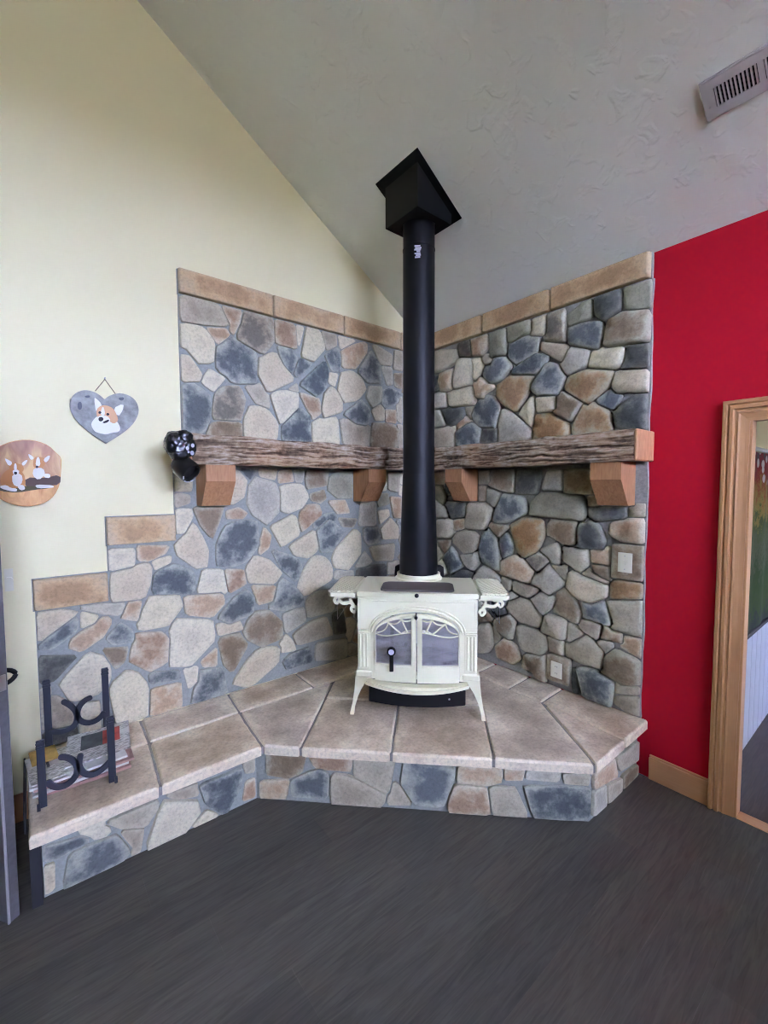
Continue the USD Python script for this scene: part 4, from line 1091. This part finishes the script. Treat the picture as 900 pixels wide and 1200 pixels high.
NP1 = paper_mat('newsprint_a', (.52, .50, .42), .5, 1); NP2 = paper_mat('newsprint_b', (.56, .54, .48), .55, 2); NP3 = plain('flyer_pink', (.42, .24, .19), .6, var=.3, scale=12.); NPW = plain('flyer_white', (.62, .60, .52), .6, var=.1, scale=9.)
NPY = plain('flyer_yellow', (.55, .36, .10), .6, var=.3, scale=16.)
def paper(x0, y0, x1, y1, z, th, rot, m, label, tilt=(0, 0), seed=0, extra=None):
    cx, cy = (x0+x1)/2, (y0+y1)/2
    t = empty('newspaper', (cx, cy, z), 0, label=label, cat='newspaper', group=None)
    nx, ny = 14, 12
    X, Y = np.meshgrid(np.linspace(-(x1-x0)/2, (x1-x0)/2, nx), np.linspace(-(y1-y0)/2, (y1-y0)/2, ny), indexing='ij')
    Zt = tilt[0]*X+tilt[1]*Y+(meshkit.fbm(np.stack([X*9+seed, Y*9, X*0], -1), 2, seed)-.5)*.006
    c, s = math.cos(rot), math.sin(rot)
    P = np.stack([c*X-s*Y, s*X+c*Y, Zt], -1).reshape(-1, 3); Q = P-np.array([0, 0, th])
    I = np.arange(nx*ny).reshape(nx, ny)
    def quads(a, b, cc, d): return np.vstack([np.c_[a, b, cc], np.c_[a, cc, d]])
    F = quads(I[:-1, :-1].ravel(), I[1:, :-1].ravel(), I[1:, 1:].ravel(), I[:-1, 1:].ravel())
    N = nx*ny; F2 = F[:, ::-1]+N
    edge = np.r_[I[:, 0], I[-1, 1:], I[-2::-1, -1], I[0, -2:0:-1]]
    nxt = np.roll(edge, -1); S = quads(edge+N, nxt+N, nxt, edge)
    obj('folded_sheets', trimesh.Trimesh(np.vstack([P, Q]), np.vstack([F, F2, S]), process=False), m, t)
    if extra:
        for (nm, a0, b0, a1, b1, mm) in extra:
            xs, ys = np.meshgrid(np.linspace(a0, a1, 6), np.linspace(b0, b1, 6), indexing='ij')
            zz = tilt[0]*xs+tilt[1]*ys+(meshkit.fbm(np.stack([xs*9+seed, ys*9, xs*0], -1), 2, seed)-.5)*.006+.0012
            PP_ = np.stack([c*xs-s*ys, s*xs+c*ys, zz], -1).reshape(-1, 3); J = np.arange(36).reshape(6, 6)
            obj(nm, trimesh.Trimesh(PP_, quads(J[:-1, :-1].ravel(), J[1:, :-1].ravel(), J[1:, 1:].ravel(), J[:-1, 1:].ravel()), process=False), mm, t)
REDP = plain('photo_red', (.34, .05, .035), .5, var=.5, scale=14.); DKP = plain('photo_dark', (.05, .06, .055), .5, var=.5, scale=16.); INK = plain('print_ink', (.06, .06, .06), .6)
x0, x1 = -2.735, -2.36
paper(x0+.03, -.51, x1+.0, -.285, HH+.040, .012, -.03, NP3, 'pinkish folded newspaper at the bottom of the paper stack', seed=1)
paper(x0+.01, -.515, x1-.015, -.285, HH+.056, .010, .03, NPW, 'white folded flyer second from the bottom of the stack', seed=2)
paper(x0+.02, -.512, x1+.012, -.29, HH+.072, .010, -.02, NP3, 'pinkish folded paper in the middle of the stack', seed=3)
paper(x0+.0, -.515, x1-.02, -.285, HH+.088, .010, .04, NPW, 'white folded flyer just under the top newspapers', seed=4)
paper(x0+.01, -.40, -2.63, -.285, HH+.130, .006, .10, NPY, 'yellow printed flyer at the back left of the stack', (0, .06), 5)
paper(x0, -.518, -2.545, -.30, HH+.110, .006, .10, NP1, 'folded newsprint page on the left of the stack top', (.0, .06), 6, extra=[('headline', -.06, .02, -.045, .09, INK), ('headline', -.03, -.02, -.02, .05, INK)])
paper(-2.60, -.515, x1+.01, -.285, HH+.138, .006, -.12, NP2, 'newspaper with red and dark photograph on top of the stack', (.05, .10), 7, extra=[('printed_photo', -.07, -.03, .015, .085, DKP), ('printed_photo', .015, -.03, .085, .085, REDP)])

# ------------------------------------------------------------------ open door at the left edge
ed = np.array([-2.806, -.674, 0]); du = np.array([-.4315, .660, 0]); dl = np.linalg.norm(du); du = du/dl
ang = math.degrees(math.atan2(du[1], du[0]))
d1_ = empty('door_1', tuple(ed+np.array([0, 0, .012])), ang, kind='structure', label='slate grey door standing open, its free edge at the left of the picture', cat='door')
TD = .040
LEN = dl-.02
# local x runs from the free edge to the hinges, local -y is the back of the leaf
obj('door_leaf', cat_([B(.003, -TD, 0, LEN, 0, 2.02, .002)]), DOORPAINT, d1_)
obj('corner_strip', B(-.001, -.006, 0, .006, .003, 2.02, .002), DOOREDGE, d1_, label='pale strip along the free edge')  # narrow pale strip along the corner of the leaf
for z0, z1 in ((.15, .85), (1.05, 1.88)):
    obj('panel', cat_([ext(sbox(.11, z0, LEN-.11, z1).difference(sbox(.13, z0+.02, LEN-.13, z1-.02)), 0, .006, lambda u, v, w: np.stack([u, w, v], -1)), B(.15, 0, z0+.04, LEN-.15, .004, z1-.04, .001)]), DOORPAINT, d1_)
lk = hit(8, 803, (0, 1, 0), -.66)[2]
obj('latch_plate', B(-.0015, -TD+.008, lk-.03, .004, -.010, lk+.03, .001), STEELM, d1_)
lh = obj('lever_handle', cat_([B(.035, -TD-.006, lk-.032, .085, -TD+.001, lk+.032, .004), tube(spline([(.06, -TD-.004, lk+.016), (.058, -TD-.052, lk+.010), (.056, -TD-.060, lk-.004), (.056, -TD-.046, lk-.022), (.058, -TD-.004, lk-.024)], 16), .0085, 8)]), BLACKMETAL, d1_, smooth=40)
lz = hit(10, 775, (0, 1, 0), -.66)[2]
obj('thumb_turn', cat_([tube([(.06, -TD+.001, lz), (.06, -TD-.028, lz)], .009, 10)]), BLACKMETAL, d1_)
tr = empty('trim_1', kind='structure', label='white frame of the doorway in the cream gable wall', cat='door frame')
obj('jamb', cat_([ext(sbox(-4.10, 0, -3.135, 2.13).difference(sbox(-4.0, -1, -3.22, 2.03)), -.10, .0, frameL)]), WHITETRIM, tr)
cb2 = empty('wall_closet', kind='structure', label='shallow closet behind the open door', cat='wall')
obj('closet_back', cat_([B(-4.12, .9, 0, -3.1, .95, 2.3), B(-4.15, T, 0, -4.1, .95, 2.3), B(-3.12, T, 0, -3.07, .95, 2.3), B(-4.15, T, 2.25, -3.07, .95, 2.3), B(-4.15, T, -.1, -3.07, .95, -.012)]), WALLPAINT, cb2)
obj('baseboard_left', cat_([B(-3.13, -.016, 0, -2.745, -.0005, .14, .003)]), OAK, kind='structure', label='oak baseboard below the cream wall by the door', cat='baseboard')

# ------------------------------------------------------------------ doorway in the red wall and the room beyond
cs = empty('trim_2', kind='structure', label='fluted oak casing around the doorway in the red wall', cat='door casing')
CW = .105
cprof = Polygon([(0, 0), (0, .022), (.006, .028), (.016, .028), (.020, .017), (.024, .016), (.030, .024), (.042, .025), (.047, .014), (.056, .012), (.062, .017), (.070, .013), (.090, .009), (CW, .008), (CW, 0)])
cy0, ctop = 2.152, 2.075
m = ext(cprof, 0, 1, lambda u, v, w: np.stack([-v, -(cy0+u), w*(ctop-u)], -1)); obj('side_casing', m, OAK, cs)
m = ext(cprof, 0, 1, lambda u, v, w: np.stack([-v, -(OPEN_Y1+CW-u), w*(ctop-u)], -1)); 
if m.volume < 0: m.invert()
obj('side_casing', m, OAK, cs)
m = ext(cprof, 0, 1, lambda u, v, w: np.stack([-v, -(cy0+u+w*(OPEN_Y1+CW-cy0-2*u)), ctop-u], -1))
if m.volume < 0: m.invert()
obj('head_casing', m, OAKH, cs)
obj('jamb', cat_([B(-.004, -OPEN_Y0+.012, 0, TR+.008, -OPEN_Y0-.006, OPEN_H, .002), B(-.004, -OPEN_Y1-.012, 0, TR+.008, -OPEN_Y1+.006, OPEN_H, .002)]), OAK, cs)
obj('head_jamb', B(-.004, -OPEN_Y1-.012, OPEN_H-.012, TR+.008, -OPEN_Y0+.012, OPEN_H+.012, .002), OAKH, cs)
obj('baseboard_right', cat_([B(-.016, -cy0+.001, 0, -.0005, -1.872, .128, .003), B(-.012, -cy0+.001, .128, -.0005, -1.872, .142, .004)]), OAKH, kind='structure', label='oak baseboard under the red wall between hearth and doorway', cat='baseboard')
HY = -2.13
wh = empty('wall_hall', kind='structure', label='wall of the room beyond the doorway, cream above pale vertical boards', cat='wall')
obj('plaster', B(TR+.012, HY, 0, 4.2, HY+.1, 2.7), WALLPAINT, wh)
BOARDM = plain('hall_board_paint', (.50, .52, .55), .55, bump=.05, scale=40)
for i in range(int(4.0/.13)):
    xa = TR+.015+.13*i; obj('board', B(xa+.002, HY-.014, .0, xa+.128, HY-.0005, .95, .003), BOARDM, wh)
obj('wall_hall_far', cat_([B(4.2, -5.2, 0, 4.3, HY+.1, 2.7)]), WALLPAINT, kind='structure', label='far cream wall of the room beyond the doorway', cat='wall')
hw_ = sbox(1.6, 1.0, 2.5, 2.0)  # unseen opening added so daylight reaches the room beyond
obj('wall_hall_added_window', ext(sbox(TR, 0, 4.3, 2.7).difference(hw_), 0, .1, frameXZ(-5.2)), WALLPAINT, kind='structure', label='wall with the added window of the room beyond the doorway', cat='wall')
w3 = empty('window_3', kind='structure', label='unseen window added to light the room beyond the doorway', cat='window')
obj('window_frame', ext(hw_.difference(hw_.buffer(-.05, join_style=2)), -.01, .11, frameXZ(-5.2)), WHITETRIM, w3)
obj('pane', B(1.65, -5.258, 1.05, 2.45, -5.252, 1.95), GLASSPANE, w3)
obj('ceiling_hall', B(TR, -5.3, 2.7, 4.3, HY+.1, 2.8), CEILPAINT, kind='structure', label='flat ceiling of the room beyond the doorway', cat='ceiling')
obj('floor_hall', B(TR+.0045, -5.3, -.12, 4.3, HY+.1, 0), wood('hall_floor_wood', (.050, .035, .026), (.085, .062, .048), (1.4, 16., 16.), rough=.4), kind='structure', label='brown floor of the room beyond the doorway', cat='floor')
obj('threshold', B(-.004, -OPEN_Y1+.007, -.01, TR+.004, -OPEN_Y0-.007, .006, .002), OAKH, kind='structure', label='oak threshold in the doorway of the red wall', cat='threshold')
# wall hanging
ty = HY-.03
tx0, tx1 = .30, 2.3
tz0, tz1 = float(hit(873, 746, (0, 1, 0), ty)[2]), float(hit(884, 529, (0, 1, 0), ty)[2])
tpst = empty('tapestry', label='woven landscape tapestry with red flowers and green foliage seen through the doorway', cat='tapestry')
nx, nz = 60, 40
X, Zz = np.meshgrid(np.linspace(tx0, tx1, nx), np.linspace(tz0, tz1, nz), indexing='ij')
Yy = ty+.006*np.sin(X*19)+0*Zz
V = np.r_[np.stack([X, Yy, Zz], -1).reshape(-1, 3), np.stack([X, Yy+.006, Zz], -1).reshape(-1, 3)]
I = np.arange(nx*nz).reshape(nx, nz); a, b, c, d = I[:-1, :-1].ravel(), I[1:, :-1].ravel(), I[1:, 1:].ravel(), I[:-1, 1:].ravel()
F = np.vstack([np.c_[a, b, c], np.c_[a, c, d]]); N = nx*nz
e = np.r_[I[:, 0], I[-1, 1:], I[-2::-1, -1], I[0, -2:0:-1]]; e2 = np.roll(e, -1)
F = np.vstack([F, F[:, ::-1]+N, np.c_[e+N, e2+N, e2], np.c_[e+N, e2, e]])
band = ((Zz-tz0)/(tz1-tz0)).ravel(); band = np.r_[band, band]
TAP = mat('woven_landscape', {'a': ('attribute', {'attribute': 'blotch'}), 'g': ('geometry', {}), 'n': ('noise_texture', {'scale': 13., 'detail': 6., 'roughness': .8}), 'c': ('math', {'math_type': 'subtract', 'value2': .5}), 'm': ('math', {'math_type': 'multiply', 'value2': .9}), 's': ('math', {'math_type': 'add'}),
    'r': ('rgb_ramp', {'ramp': [(.0, (.05, .055, .045)), (.12, (.06, .085, .03)), (.3, (.05, .075, .028)), (.45, (.10, .11, .06)), (.6, (.075, .10, .035)), (.7, (.27, .21, .06)), (.8, (.26, .12, .04)), (.88, (.24, .03, .03)), (.95, (.22, .035, .035)), (1., (.10, .08, .075))]}),
    'v': ('voronoi_texture', {'scale': 11.}), 'vr': ('rgb_ramp', {'ramp': [(.0, (1, 1, 1)), (.30, (1, 1, 1)), (.36, (0, 0, 0))]}), 'hi': ('math', {'math_type': 'greater_than', 'value2': .8}), 'mm': ('math', {'math_type': 'multiply'}), 'bw': ('rgb_to_bw', {}),
    'x': ('mix', {'color2': (.55, .50, .45)}), 'p': ('principled_bsdf', {'roughness': .95, 'specular_ior_level': .1})},
    [('g.position', 'n.vector'), ('g.position', 'v.vector'), ('n.fac', 'c.value1'), ('c.value', 'm.value1'), ('m.value', 's.value1'), ('a.fac', 's.value2'), ('s.value', 'r.fac'), ('v.distance', 'vr.fac'), ('vr.color', 'bw.color'), ('bw.val', 'mm.value1'), ('a.fac', 'hi.value1'), ('hi.value', 'mm.value2'), ('mm.value', 'x.fac'), ('r.color', 'x.color1'), ('x.color', 'p.base_color')])
obj('cloth', trimesh.Trimesh(V, F, process=False), TAP, tpst, blotch=band)
obj('hem', B(tx0-.005, ty-.012, tz0-.02, tx1+.005, ty+.014, tz0+.004, .003), plain('tapestry_hem', (.05, .04, .04), .9), tpst)
obj('hanging_rod', tube([(tx0-.04, ty+.002, tz1+.018), (tx1+.04, ty+.002, tz1+.018)], .012, 10), WHITETRIM, tpst)
for x in (tx0+.2, tx1-.2): obj('rod_bracket', B(x-.01, ty, tz1+.010, x+.01, HY-.0005, tz1+.03), WHITETRIM, tpst)
